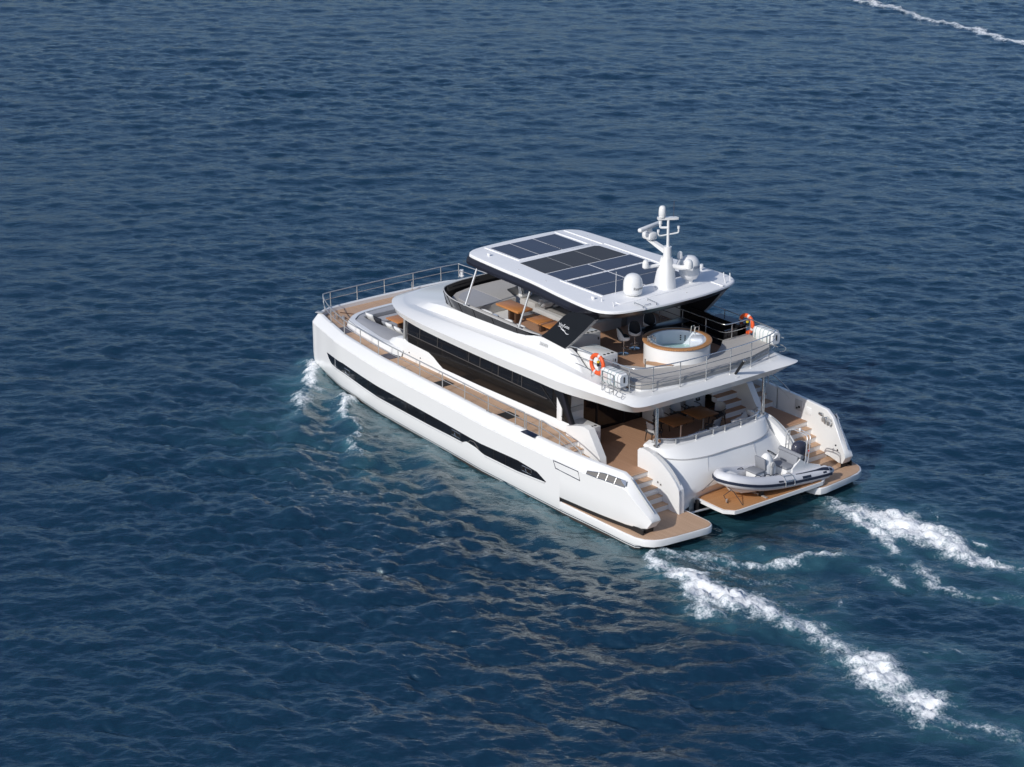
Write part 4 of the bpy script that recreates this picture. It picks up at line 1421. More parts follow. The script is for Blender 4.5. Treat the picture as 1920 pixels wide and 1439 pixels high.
for (x, y) in ((11.4, 2.65), (9.6, 2.72), (14.2, 2.1), (5.2, -.6), (11.2, -2.7), (13.4, -2.5)):
    hb2.cyl((x, y, 7.33), (x, y, 7.345), .03, "greymould", 8)
hb2.build("roof_fitting", ROOF)
for (x, y) in ((13.6, 2.45), (6.75, 2.72)):
    vb = B()
    vb.lathe([(0, .12), (.06, .12), (.075, .10), (.075, .04), (.04, .02), (.04, 0)], (x, y, 7.333), "roofwhite", 12)
    vb.build("roof_vent", ROOF)
for (x, y, h) in ((6.35, 2.62, .12), (5.6, 2.68, .18), (5.35, -3.0, .28), (5.2, -2.6, .16), (5.75, -3.05, .2)):
    nb = B()
    nb.cyl((x, y, 7.33), (x + .04, y, 7.33 + h), .02, "gel", 8)
    nb.build("navigation_light", ROOF)
lb = B()
lb.lathe([(0, .24), (.07, .24), (.085, .20), (.08, .08), (.03, .05), (.03, 0)], (7.0, -3.0, 7.33), "gel", 12)
lb.build("searchlight", ROOF)
wb = B()
wb.cyl((6.75, 1.62, 7.33), (6.75, 1.60, 8.2), .008, "gel", 6)
wb.build("whip_antenna", ROOF)

# struts and side arches carrying the roof
for s in (1, -1):
    for (x0, x1) in ((13.85, 13.8), (10.35, 10.2)):
        sb = B()
        sb.cyl((x0, s * 3.46, 5.40), (x1, s * 2.86 if x0 > 12 else s * 2.98, 6.95), .042, "strutmetal", 12)
        sb.lathe([(.09, 0), (.09, .03), (.055, .04)], (x0, s * 3.46, 5.40), "strutmetal", 12)
        sb.build("roof_strut", YACHT)
arch = [(8.78, 5.50), (8.45, 5.75), (7.95, 6.22), (7.55, 6.62), (7.15, 6.88), (6.6, 6.98), (5.85, 6.98), (5.80, 6.9), (6.35, 6.32), (6.95, 5.72), (7.30, 5.40)]
for s in (1, -1):
    ab = B()
    yo = lambda z: 3.62 - (z - 5.4) * .12
    ab.add([(x, s * yo(z), z) for x, z in arch] + [(x, s * (yo(z) - .22), z) for x, z in arch],
           [list(range(11)), list(range(11, 22))[::-1]] + [[i, (i + 1) % 11, 11 + (i + 1) % 11, 11 + i] for i in range(11) if i not in (7, 8, 9)], "blackpaint")
    ab.add([(x, s * yo(z), z) for x, z in arch] + [(x, s * (yo(z) - .22), z) for x, z in arch], [[i, i + 1, 12 + i, 11 + i] for i in (7, 8, 9)], "greymould")
    A = ab.build("roof_arch", YACHT)
    # emblem: name over a double wave
    eb = B()
    vs, fs = text_faces("HaySeas", .185)
    w0 = max(v[0] for v in vs)
    def emb(u, v, o=.006):
        x = 7.78 - (u if s > 0 else (w0 - u)) * 1.0
        z = 6.20 + v - (u if s > 0 else (w0 - u)) * .02
        return (x, s * (yo(z) + o), z)
    eb.add([emb(u, v) for u, v in vs], fs, "text_white")
    for (off, u0, u1, dz) in ((0, -.05, .42, -.06), (.0, .12, w0 + .02, -.13)):
        rows = []
        for k in range(15):
            t = k / 14
            u = u0 + (u1 - u0) * t
            v = dz + .045 * math.sin(t * 6.5) - .05 * t
            th_ = .016 * math.sin(math.pi * min(1, t * 1.02)) + .003
            rows.append([emb(u, v - th_), emb(u, v + th_)])
        eb.grid(rows, "text_white")
    eb.build("maker_emblem", A, sharp=80)
nb = B()
vs, fs = text_faces("BAKARA", .19)
nb.add([(8.80 - u * .70, 3.52 + .2 * (5.46 - (5.16 + v * .95)) / .51 + .03, 5.16 + v * .95) for u, v in vs], fs, "text_grey")
NAME_TEXT = nb

# ---- radar mast
mb = B()
mb.lathe([(.0, 0), (.5, 0), (.5, .02)], (6.3, -.45, 7.333), "gel", 4)
sec = [(.44, .33, 0), (.40, .31, .25), (.34, .27, .75), (.26, .22, 1.0), (.20, .18, 1.22)]
rows = []
for a, b_, h in sec:
    row = []
    for j in range(20):
        t = 2 * math.pi * j / 20
        c_, s_ = math.cos(t), math.sin(t)
        row.append((6.25 - h * .06 + a * math.copysign(abs(c_) ** .6, c_), -.42 + b_ * math.copysign(abs(s_) ** .6, s_), 7.33 + h))
    rows.append(row)
mb.grid(rows, "gel", closed=True)
mb.poly(rows[-1], "gel")
mb.tube([(6.17, -.42, 8.48), (6.16, -.42, 8.52), (6.15, -.42, 8.54), (6.14, -.42, 8.97)], [.20, .20, .165, .15], "gel", 16)
mb.cyl((6.13, -.42, 8.95), (6.12, -.40, 10.05), .06, "gel", 12, .05)
# radar bracket forward, arms
mb.prism([(6.2, -.32, 8.66), (7.15, -.24, 9.02), (7.15, -.24, 9.09), (6.2, -.32, 8.86)], (0, -.18, 0), "gel")
mb.tube(cr([(6.1, -.42, 8.28), (5.8, -.75, 8.16), (5.55, -.95, 8.18)], 5), [.10] * 11, "gel", 10)
mb.tube(cr([(6.3, -.35, 8.25), (6.45, .1, 8.2), (6.5, .32, 8.22)], 5), .07, "gel", 10)
mb.tube(cr([(6.0, -.8, 8.2), (6.15, -1.05, 8.3)], 5), .06, "gel", 8)
mb.tube(cr([(6.12, -.4, 9.45), (6.25, -.12, 9.42), (6.28, -.05, 9.5), (6.28, -.05, 9.58)], 5), .03, "gel", 8)
mb.tube(cr([(6.12, -.4, 9.45), (5.95, -.72, 9.5), (5.93, -.76, 9.58), (5.93, -.76, 9.68)], 5), .03, "gel", 8)
mb.tube(cr([(6.12, -.40, 9.72), (6.3, -.20, 9.72), (6.32, -.18, 9.8), (6.32, -.18, 9.9)], 5), .045, "gel", 8)
mb.cyl((6.32, -.18, 9.85), (6.32, -.18, 10.0), .07, "gel", 10)
mb.cyl((5.93, -.76, 9.66), (5.93, -.76, 9.76), .05, "gel", 8)
mb.cyl((6.28, -.05, 9.56), (6.28, -.05, 9.66), .05, "gel", 8)
rows = []
mb.prism([(6.45, -.12, 10.03), (6.3, -.05, 10.03), (5.95, -.55, 10.03), (5.9, -.72, 10.03), (6.05, -.72, 10.03), (6.4, -.32, 10.03)], (0, 0, .09), "gel")
MAST = mb.build("radar_mast", YACHT, sharp=40)
tb = B()
tb.lathe([(.12, 0), (.135, .03), (.13, .06), (.14, .09), (.145, .2), (.13, .36), (.10, .42), (.05, .45), (0, .455)], (6.27, -.22, 10.12), "gel", 18)
tb.build("antenna_dome", MAST)
rb = B()
M = Matrix.Rotation(math.radians(20), 3, 'Z')
rb.box((7.05, -.30, 9.22), (.52, .42, .30), "gel", .10)
rb.lathe([(.12, 0), (.10, .1), (.09, .16)], (7.05, -.30, 9.36), "gel", 12)
rot = Matrix.Rotation(math.radians(-75), 4, 'Z')
rb.box((7.05, -.30, 9.56), (1.45, .19, .16), "gel", .065, rot=rot, seg=3)
rb.build("radar_scanner", MAST)
for (x, y, z, r, h) in ((6.5, .36, 8.16, .125, .34), (5.55, -.98, 8.12, .165, .38), (6.2, -1.12, 8.34, .11, .30)):
    sb = B()
    sb.lathe([(0, 0), (r * .75, 0), (r, .04), (r, h * .45), (r * .93, h * .68), (r * .7, h * .88), (r * .35, h * .975), (0, h)], (x, y, z), "gel", 20)
    sb.build("antenna_dome", MAST)
wb = B()
wb.cyl((6.05, -.6, 10.1), (6.05, -.6, 10.75), .006, "timber", 5)
wb.build("whip_antenna", MAST)
for (x, y, r, h, nm) in ((6.22, 1.22, .37, .86, "Raymarine"), (6.17, -1.60, .40, 1.06, "COBHAM")):
    sb = B()
    if nm == "Raymarine":
        prof = [(.2, 0), (.22, .02), (r * .74, .04), (r * .95, .10), (r, .20), (r, h * .50), (r * .98, h * .62), (r * .89, h * .77), (r * .71, h * .89), (r * .43, h * .97), (0, h)]
        sb.lathe(prof, (x, y, 7.335), "gel", 36)
    else:
        prof = [(.16, 0), (.16, .10), (.30, .16), (r * .95, .30), (r, .34)]
        sb.lathe(prof, (x, y, 7.335), "roofwhite", 36)
        prof = [(r * 1.02, .34), (r * 1.02, .38), (r, .40), (r, h * .62), (r * .95, h * .74), (r * .8, h * .87), (r * .5, h * .965), (0, h)]
        sb.lathe(prof, (x, y, 7.335), "gel", 36)
    D = sb.build("satellite_dome", YACHT, sharp=50)
    eb = B()
    vs, fs = text_faces("Raymarine" if nm == "Raymarine" else "COBHAM", .155 if nm == "Raymarine" else .11)
    a0 = math.radians(143 if nm == "Raymarine" else 165)
    zt_ = 7.335 + (.30 if nm == "Raymarine" else .62)
    # start left of the camera-facing side and run anticlockwise seen from above
    eb.add([(x + (r + .006) * math.cos(a0 + u / r), y + (r + .006) * math.sin(a0 + u / r), zt_ + v) for u, v in vs], fs, "text_dark" if nm == "Raymarine" else "text_blue")
    eb.build("dome_lettering", D, sharp=80)

# ---- guard rails on the main deck
def rail(name, tops, posts, parent, mids=(0.5,), r=.022, rp=.020, hue="steel"):
    """tops: polyline of the top rail; posts: list of (foot, head)"""
    rb_ = B()
    rb_.tube(tops, r, hue, 8)
    for f in mids:
        rb_.tube([tuple(np.array(p) - np.array((0, 0, (1 - f) * .62))) for p in tops], r * .7, hue, 6)
    R = rb_.build(name, parent)
    for a, b_ in posts:
        pb_ = B()
        pb_.cyl(a, b_, rp, hue, 8)
        pb_.cyl(a, (a[0], a[1], a[2] + .03), .04, hue, 8)
        pb_.build("stanchion", R)
    return R


H = .66
for s in (1, -1):
    feet = [(x, s * (yh(x) - .37), zt(x)) for x in (22.7, 21.1, 19.55, 17.9, 16.3, 14.65, 13.0, 11.4, 9.75, 8.03, 7.46)]
    tops = ([(24.55, 3.45, 3.12), (23.9, 3.80, 3.12)] if s > 0 else [(24.5, -4.0, 3.14)]) + [(x, y, z + H) for x, y, z in feet]
    if s > 0:
        rail("guard_rail", cr(tops, 3), [((24.15, 3.62, 2.5), (24.4, 3.55, 3.12))] + [(f, (f[0], f[1], f[2] + H)) for f in feet], YACHT)
    else:
        rail("guard_rail", cr(tops, 3), [(f, (f[0], f[1], f[2] + H)) for f in feet], YACHT)
    # gate
    gb = B()
    g0, g1 = (7.36, s * (yh(7.36) - .37)), (6.56, s * (yh(6.56) - .37))
    gb.tube([(g0[0], g0[1], 2.56), (g0[0], g0[1], 3.18), (g1[0], g1[1], 3.18), (g1[0], g1[1], 2.56)], .022, "steel", 8)
    gb.tube([(g0[0], g0[1], 2.88), (g1[0], g1[1], 2.88)], .014, "steel", 6)
    gb.build("boarding_gate", YACHT)
    nb2 = B()
    nb2.b2(6.6, 7.35, s * (yh(7) - .40), s * (yh(7) - .10), 2.505, 2.53, "navy")
    nb2.build("gate_step", YACHT)
    ft = [(6.46, s * (yw(4.86) - .40), 2.53), (5.4, s * (yw(4.86) - .42), 2.54)]
    tp = [(6.46, s * 5.40, 3.18), (6.2, s * 5.40, 3.16), (5.4, s * 5.38, 3.02), (4.6, s * 5.36, 2.78), (4.22, s * 5.34, 2.62), (4.16, s * 5.34, 2.54)]
    rail("stern_rail", cr(tp, 3), [(ft[0], (6.46, s * 5.40, 3.18)), (ft[1], (5.4, s * 5.38, 3.02))], YACHT)
# bow rail across
feet = [(24.56, 3.05, 2.49), (24.60, 1.6, 2.5), (24.62, .1, 2.5), (24.62, -1.5, 2.5), (24.6, -3.05, 2.5), (24.5, -4.0, 2.5)]
tops = [(24.55, 3.45, 3.12)] + [(x + .02, y, 3.14) for x, y, z in feet]
rail("bow_rail", cr(tops, 3), [(f, (f[0] + .02, f[1], 3.14)) for f in feet], YACHT)
sb = B()
sb.cyl((24.3, -1.2, DECK), (24.3, -1.2, 2.85), .02, "steel", 8)
sb.build("bow_staff", YACHT)

# ---- cockpit floor and steps
fb = B()
fl = [(3.02, 5.28), (7.35, 5.28), (7.35, -5.28), (3.02, -5.28)]
fb.prism([(x, y, SOLE - .16) for x, y in fl], (0, 0, .15), "gel")
fb.prism([(x, y, SOLE - .008) for x, y in [(3.03, 5.22), (7.3, 5.22), (7.3, -5.22), (3.03, -5.22)]], (0, 0, .010), "teakwarm")
FLOORB = fb.build("cockpit_floor", YACHT)
RUN, RISE = .295, .230
for s in (1, -1):
    for k in range(1, 5):
        x1 = 3.04 - (k - 1) * RUN
        z1 = SOLE - k * RISE
        sb = B()
        sb.b2(x1 - RUN, x1 + (.0 if k > 1 else 0), s * 3.0, s * 5.22, .53, z1 - .02, "gel")
        st = sb.build("stair_step", YACHT)
        tb = B()
        tb.b2(x1 - RUN - .025, x1 - .005, s * 3.0, s * 5.2, z1 - .018, z1 + .004, "teak")
        tb.build("tread", st)
    nb2 = B()
    nb2.b2(3.0, 3.06, s * 3.0, s * 5.2, SOLE - .02, SOLE + .006, "teak")
    nb2.b2(3.045, 3.06, s * 3.0, s * 5.22, .5, SOLE - .02, "gel")
    nb2.build("stair_nosing", YACHT)
    # steps from the side deck down into the cockpit
    for x0, x1, z1 in ((5.76, 6.2, DECK - .0), (5.40, 5.76, 2.09), (5.04, 5.40, 1.88)):
        sb = B()
        sb.b2(x0, x1, s * 4.24, s * 5.32, 1.5, z1 - .02, "gel")
        st = sb.build("stair_step", YACHT)
        tb = B()
        tb.b2(x0 - .02, x1 - .004, s * 4.25, s * 5.30, z1 - .018, z1 + .010, "teak")
        tb.build("tread", st)

# flight of stairs to the flybridge, starboard
for k in range(7):
    x0, z1 = 5.15 + k * .27, SOLE + .245 * (k + 1)
    sb = B()
    sb.b2(x0, x0 + .30, -4.12, -2.85, z1 - .245, z1 - .03, "gel")
    st = sb.build("stair_step", YACHT)
    tb = B()
    tb.b2(x0 - .02, x0 + .28, -4.12, -2.85, z1 - .028, z1, "teakwarm")
    tb.build("tread", st)
sb = B()
sb.prism([(4.72, -4.15, SOLE), (5.05, -4.15, SOLE), (7.0, -4.15, 3.75), (7.0, -4.15, 4.05), (6.6, -4.15, 4.05)], (0, -.10, 0), "gel")
sb.build("stair_stringer", YACHT)
sb = B()
sb.b2(6.3, 7.25, -2.8, -.3, SOLE, 2.55, "gel", .02)
sb.b2(6.28, 6.30, -2.5, -2.3, 2.2, 2.26, "blacktrim")
C1 = sb.build("cockpit_cabinet", YACHT)
kb = B()
for y in (-2.45, -2.3, -1.9):
    kb.cyl((6.30, y, 2.3), (6.27, y, 2.3), .035, "blacktrim", 10)
kb.build("cabinet_vent", C1)
sb = B()
sb.b2(5.88, 7.0, 2.98, 4.0, SOLE, 2.56, "gel", .02)
C2 = sb.build("cockpit_cabinet", YACHT)
kb = B()
for k in range(3):
    kb.lathe([(0, .012), (.055, .012), (.06, 0)], (6.02, 3.14 + k * .17, 2.56), "blacktrim", 12)
kb.b2(5.865, 5.88, 3.16, 3.19, 2.2, 2.29, "blacktrim")
kb.build("cabinet_vent", C2)
sb = B()
sb.b2(7.0, 7.3, 2.9, 4.0, SOLE, 3.95, "gel", .02)
sb.b2(6.95, 7.0, 2.95, 3.95, 2.9, 3.1, "greymould")
sb.build("cockpit_cabinet", YACHT)

# ---- transom block
half_rings = {
    'In': [(2.75, 0, 2.30), (2.75, 1.2, 2.30), (2.85, 2.0, 2.30), (3.12, 2.38, 2.30), (3.62, 2.45, 2.30)],
    'T': [(2.62, 0, 2.62), (2.62, 1.2, 2.62), (2.72, 2.0, 2.62), (3.05, 2.42, 2.62), (3.62, 2.52, 2.60)],
    'A': [(2.44, 0, 2.60), (2.44, 1.3, 2.60), (2.54, 2.12, 2.60), (2.95, 2.66, 2.58), (3.58, 2.80, 2.52)],
    'A2': [(2.36, 0, 2.54), (2.36, 1.3, 2.54), (2.46, 2.18, 2.54), (2.9, 2.74, 2.53), (3.58, 2.86, 2.46)],
    'C': [(1.90, 0, 2.17), (1.90, 1.15, 2.17), (2.12, 2.02, 2.18), (2.5, 2.60, 2.24), (3.0, 2.84, 2.30)],
    'C2': [(1.945, 0, 2.13), (1.945, 1.15, 2.13), (2.16, 1.99, 2.14), (2.52, 2.56, 2.18), (2.85, 2.84, 2.22)],
    'D0': [(1.83, 0, 1.85), (1.82, 1.2, 1.85), (1.94, 2.12, 1.82), (2.15, 2.65, 1.80), (2.3, 2.84, 1.80)],
    'D': [(1.60, 0, 1.30), (1.58, 1.3, 1.30), (1.58, 2.2, 1.25), (1.62, 2.7, 1.25), (1.65, 2.84, 1.25)],
    'D2': [(1.60, 0, 1.10), (1.57, 1.3, 1.08), (1.52, 2.2, 1.0), (1.5, 2.7, 1.0), (1.5, 2.84, 1.0)],
    'E': [(1.85, 0, .62), (1.80, 1.3, .60), (1.60, 2.2, .54), (1.46, 2.6, .54), (1.44, 2.84, .54)],
}
tb = B()
for s in (1, -1):
    tb.grid([hring(half_rings[k], s, 6) for k in ('In', 'T', 'A', 'A2', 'C', 'C2', 'D0', 'D', 'D2', 'E')], "gel")
    ck = [(3.58, SOLE - .1), (3.60, 2.34), (3.50, 2.45), (3.3, 2.50), (2.9, 2.46), (2.55, 2.36), (2.2, 2.21), (1.8, 1.97), (1.5, 1.72), (1.30, 1.48), (1.26, 1.25), (1.24, .54), (3.05, .54), (3.05, SOLE - .1)]
    tb.prism([(x, s * 3.10, z) for x, z in ck], (0, -s * .05, 0), "gel")
    tb.prism([(x + .02, s * 3.05, z - .015 if z > 1.3 else z) for x, z in ck], (0, -s * .22, 0), "gel")
    # splayed corner of the cheek
    tb.grid([[(1.26, s * 3.10, z), (1.40, s * 2.86, z)] for z in (.54, 1.25, 1.46)], "gel")
TR = tb.build("transom_coaming", YACHT, sharp=26)
for s in (1, -1):
    rb_ = B()
    pth = cr([(2.75, s * 2.97, 2.47), (2.4, s * 2.95, 2.36), (1.95, s * 2.93, 2.12), (1.6, s * 2.92, 1.84), (1.44, s * 2.9, 1.62)], 5)
    rb_.tube([tuple(p) for p in pth], .022, "steel", 8)
    rb_.build("transom_handrail", TR)
    kb = B()
    for x in (2.42, 2.26):
        kb.cyl((x, s * 3.10, 1.44 - (2.42 - x) * .3), (x, s * 3.125, 1.44 - (2.42 - x) * .3), .042, "steel", 12)
        kb.cyl((x, s * 3.12, 1.44 - (2.42 - x) * .3), (x, s * 3.128, 1.44 - (2.42 - x) * .3), .025, "blacktrim", 10)
    kb.build("step_light", TR)
rb_ = B()
cro = [(3.35, 2.62, 2.60), (3.2, 2.62, 2.80), (3.0, 2.5, 2.83), (2.75, 2.25, 2.84), (2.58, 1.8, 2.84), (2.53, 1.1, 2.84), (2.52, 0, 2.84)]
pth = cr(cro, 5)
pth = pth + [np.array(mir(p)) for p in pth[-2::-1]]
rb_.tube([tuple(p) for p in pth], .024, "chrome", 8)
for s in (1, -1):
    for x, y in ((2.66, 2.05), (2.54, 1.15), (2.52, .3)):
        rb_.cyl((x, s * y, 2.58), (x, s * y, 2.84), .028, "chrome", 8)
rb_.build("coaming_rail", YACHT)
gb = B()
for s in (1, -1):
    gb.grid([[tuple(p) for p in [(q[0] + .07, s * q[1] * .97, 2.60) for q in cr(cro[2:], 5)]], [tuple(p) for p in [(q[0] + .07, s * q[1] * .97, 2.80) for q in cr(cro[2:], 5)]]], "fabricgrey")
gb.build("sofa_back_panel", YACHT)
for s in (1, -1):
    sb = B()
    sb.tube(cr([(2.3, s * 2.88, .56), (2.3, s * 2.88, .57)], 1), .01, "gel", 6)
    pb = B()
    pb.cyl((3.0, s * 2.72, 2.58), (3.0, s * 2.72, 4.10), .066, "chrome", 18)
    pb.lathe([(.115, 0), (.115, .03), (.08, .05)], (3.0, s * 2.72, 2.585), "chrome", 18)
    pb.build("aft_pillar", YACHT)
# cockpit sofa, curved along the coaming
sb = B()
outer = cr([(2.80, 0, 0), (2.80, 1.2, 0), (2.9, 1.95, 0), (3.15, 2.3, 0), (3.7, 2.4, 0)], 6)
inner = cr([(3.55, 0, 0), (3.55, .9, 0), (3.6, 1.45, 0), (3.72, 1.7, 0), (3.9, 1.75, 0)], 6)
for s in (1, -1):
    f = lambda L_, z: [(p[0], s * p[1], z) for p in L_]
    sb.grid([f(outer, 1.7), f(outer, 2.12), f([a * .94 + b_ * .06 for a, b_ in zip(outer, inner)], 2.16), f([a * .06 + b_ * .94 for a, b_ in zip(outer, inner)], 2.16), f(inner, 2.12), f(inner, 1.7)], "navyfabric")
    sb.grid([f(outer, 2.12), f(outer, 2.50), f([a * .86 + b_ * .14 for a, b_ in zip(outer, inner)], 2.50), f([a * .82 + b_ * .18 for a, b_ in zip(outer, inner)], 2.14)], "navyfabric")
    sb.poly(f([outer[-1], inner[-1]], 1.7) + f([inner[-1], outer[-1]], 2.14), "navyfabric")
sb.build("cockpit_sofa", YACHT)
# crease line across the transom
cb = B()
for s in (1, -1):
    cb.tube([(p[0] - .004, p[1], p[2] - .02) for p in hring(half_rings['C'], s, 6)[:20]], .010, "greymould", 5)
    cb.tube([(1.62 + .0, s * 1.28, 1.30), (1.80, s * 1.2, 1.86), (1.9, s * 1.16, 2.14)], .006, "greymould", 5)
cb.build("locker_seam", TR)

# ---- inner faces of the boarding wings: fittings to starboard
kb = B()
ywi = lambda x: -(yw(x) - .42)
kb.box((2.95, ywi(2.95) + .03, 2.12), (.30, .06, .30), "gel", .02)
kb.box((2.15, ywi(2.1) + .05, 2.28), (.22, .1, .12), "chrome", .03)
kb.box((1.75, ywi(1.7) + .08, 2.14), (.5, .14, .22), "steel", .05)
kb.box((1.75, ywi(1.7) + .10, 2.16), (.12, .2, .3), "chrome", .04)
kb.cyl((1.55, ywi(1.7) + .1, 2.1), (1.55, ywi(1.7) + .2, 2.1), .08, "chrome", 12)
kb.build("mooring_winch", YACHT)
kb = B()
kb.b2(3.35, 3.75, ywi(3.5) + .0, ywi(3.5) + .035, 1.95, 2.40, "greymould", .01)
kb.cyl((3.5, ywi(3.5) + .03, 2.12), (3.5, ywi(3.5) + .06, 2.12), .05, "blacktrim", 10)
kb.cyl((3.62, ywi(3.5) + .03, 2.05), (3.62, ywi(3.5) + .06, 2.05), .04, "blacktrim", 10)
kb.build("shower_locker", YACHT)

# ---- flybridge rails
def fly_rail(name, tops, posts, parent, zbase=None, mids=(.33, .66)):
    rb2 = B()
    rb2.tube(tops, .022, "chrome", 8)
    for f in mids:
        rb2.tube([(p[0], p[1], FLY + (p[2] - FLY) * f) for p in tops], .015, "chrome", 6)
    R = rb2.build(name, parent)
    for x, y, zb_, ztop in posts:
        pb2 = B()
        pb2.cyl((x, y, zb_), (x, y, ztop), .020, "chrome", 8)
        pb2.cyl((x, y, zb_), (x, y, zb_ + .03), .038, "chrome", 8)
        pb2.build("stanchion", R)


ZR = 5.70
aft_top = cr([(6.9, 3.66, 5.62), (6.2, 3.70, ZR), (4.6, 3.70, ZR), (3.6, 3.62, ZR), (3.28, 3.42, ZR), (3.1, 2.85, ZR), (2.92, 1.7, ZR), (2.86, .4, ZR), (2.86, -.8, ZR), (2.92, -1.9, ZR), (3.1, -3.0, ZR), (3.28, -3.46, ZR), (3.6, -3.66, ZR), (4.86, -3.74, ZR), (6.4, -3.78, ZR), (8.8, -3.72, ZR)], 4)
fly_rail("flybridge_rail", [tuple(p) for p in aft_top],
         [(5.62, 3.70, 4.80, ZR), (3.58, 3.60, 4.735, ZR), (3.12, 2.85, 4.725, ZR), (2.92, 1.7, 4.715, ZR), (2.86, .45, 4.71, ZR), (2.86, -.78, 4.71, ZR), (2.92, -1.9, 4.715, ZR), (3.12, -3.05, 4.725, ZR), (4.9, -3.74, 4.76, ZR), (6.4, -3.78, 4.9, ZR), (8.0, -3.76, 5.1, ZR)], YACHT)
st_top = cr([(4.98, -3.7, ZR), (4.96, -3.1, ZR), (5.0, -2.62, ZR), (5.12, -2.48, ZR), (5.5, -2.45, ZR), (7.4, -2.45, ZR), (8.55, -2.45, ZR), (8.75, -2.45, ZR - .08), (8.78, -2.45, FLY)], 4)
fly_rail("stair_rail", [tuple(p) for p in st_top], [(5.0, -2.85, FLY, ZR), (6.05, -2.45, FLY, ZR), (7.4, -2.45, FLY, ZR)], YACHT)
# liferaft cradles outboard of the rail
for s in (1, -1):
    cb = B()
    for x in (4.5, 3.85):
        cb.tube([(x, s * 4.12, 4.68), (x, s * 4.14, 5.45)], .018, "steel", 6)
        cb.tube([(x, s * 4.13, 4.93), (x, s * 3.62, 4.95)], .018, "steel", 6)
        cb.tube([(x, s * 3.62, 4.95), (x, s * 3.6, 5.3)], .015, "steel", 6)
    for z in (5.45, 5.24, 4.93):
        cb.tube([(4.62 if z < 5 else 4.5, s * 4.14, z), (3.85 if z > 5.3 else 3.45, s * 4.14, z)], .018, "steel", 6)
    cb.tube([(4.62, s * 3.85, 4.94), (3.45, s * 3.85, 4.94)], .018, "steel", 6)
    for x in (4.25, 3.6):
        cb.tube(cr([(x, s * 4.14, 4.93), (x - .12, s * 4.3, 4.80), (x - .2, s * 4.16, 4.72), (x - .15, s * 3.95, 4.72)], 4), .014, "steel", 6)
    cb.build("raft_cradle", YACHT)
# leaning ensign staff on the overhang
fb = B()
fb.b2(2.62, 2.95, -1.06, -.86, 4.52, 4.60, "gel", .02)
fb.tube([(2.85, -.96, 4.55), (2.35, -.98, 5.3)], .055, "blackpaint", 12)
fb.cyl((2.86, -.96, 4.52), (2.79, -.96, 4.62), .065, "chrome", 12)
fb.cyl((2.36, -.98, 5.28), (2.32, -.98, 5.36), .05, "chrome", 12)
fb.build("ensign_staff", YACHT)

# ---- tender platform between the hulls
pb = B()
pl = [(2.08, 1.84), (.62, 1.88), (.22, 1.86), (-.10, 1.58), (-.14, 1.3), (-.14, -2.95), (.0, -3.2), (.4, -3.3), (2.08, -3.3)]
pb.prism([(x, y, .60) for x, y in pl], (0, 0, .135), "gel")
TP = pb.build("tender_platform", YACHT, sharp=20)
tb = B()
tb.prism([(x, y, .737) for x, y in [(2.05, 1.78), (.60, 1.80), (.26, 1.78), (-.05, 1.52), (-.08, 1.3), (-.08, -2.9), (.05, -3.12), (.4, -3.22), (2.05, -3.22)]], (0, 0, .012), "teakoil")
tb.build("platform_teak", TP)
hb3 = B()
hb3.b2(1.98, 2.08, .3, 1.84, .74, .80, "blacktrim")
for y in (2.2, -3.5):
    hb3.b2(1.55, 1.85, y - .12, y + .12, .0, 1.0, "steel")
    hb3.b2(1.40, 1.52, y - .25, y - .15, .1, .75, "blacktrim")
hb3.tube([(1.5, 2.35, .30), (1.2, 1.55, .42)], .045, "steel", 8)
hb3.tube([(1.5, 2.0, .58), (1.9, 1.8, .62)], .04, "steel", 8)
hb3.build("platform_lift", TP)
cb = B()
for y in (-.15, -2.5):
    cb.b2(.0, 1.6, y - .05, y + .05, .75, .80, "steel", .01)
    cb.b2(.25, .36, y - .1, y + .1, .75, .98, "blacktrim", .02)
    cb.b2(1.3, 1.42, y - .1, y + .1, .75, .98, "blacktrim", .02)
cb.build("tender_chock", TP)
NAME_TEXT.build("yacht_name", UPPER, sharp=80)

# ================================================================== HOT TUB
t = thing("hot_tub", "round white hot tub with a teak rim on the aft upper deck", "hot tub", (5.0, 0, FLY - .02))
b = B()
b.lathe([(1.27, 0), (1.27, .86), (1.26, .90)], (0, 0, 0), "gel", 64)
b.lathe([(1.10, .955), (1.02, .95), (1.00, .90), (.985, .6), (.97, .40), (.80, .38), (.70, .30), (.62, .05)], (0, 0, 0), "tub_shade_white", 64)
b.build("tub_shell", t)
b = B()
b.lathe([(1.09, .95), (1.12, .965), (1.30, .965), (1.325, .95), (1.325, .905), (1.30, .89), (1.09, .89)], (0, 0, 0), "teakoil", 64)
b.build("tub_rim", t)
b = B()
b.lathe([(0, .42), (.978, .42)], (0, 0, 0), "spa_water", 48)
b.build("tub_water", t)
b = B()
b.box((-.35, -.72, .78), (.62, .55, .42), "tub_shade_white", .12, rot=-.9, seg=3)
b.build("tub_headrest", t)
b = B()
for a, z in ((50, .78), (95, .80), (130, .72), (-50, .74), (-60, .74), (-50, .66), (-60, .66), (-50, .58), (-60, .58), (170, .66), (200, .6)):
    A_ = math.radians(a)
    b.lathe([(0, .02), (.022, .02), (.03, 0)], (.985 * math.cos(A_), .985 * math.sin(A_), z), "blacktrim" if a < 0 else "chrome", 10, ax=Matrix.Rotation(A_, 3, 'Z') @ Matrix.Rotation(-math.pi / 2, 3, 'Y'))
for k in range(8):
    A_ = math.radians(22 + k * 4.2)
    b.box((1.0 * math.cos(A_), 1.0 * math.sin(A_), .90), (.03, .06, .03), "text_blue", .005, rot=A_)
b.build("tub_jet", t)
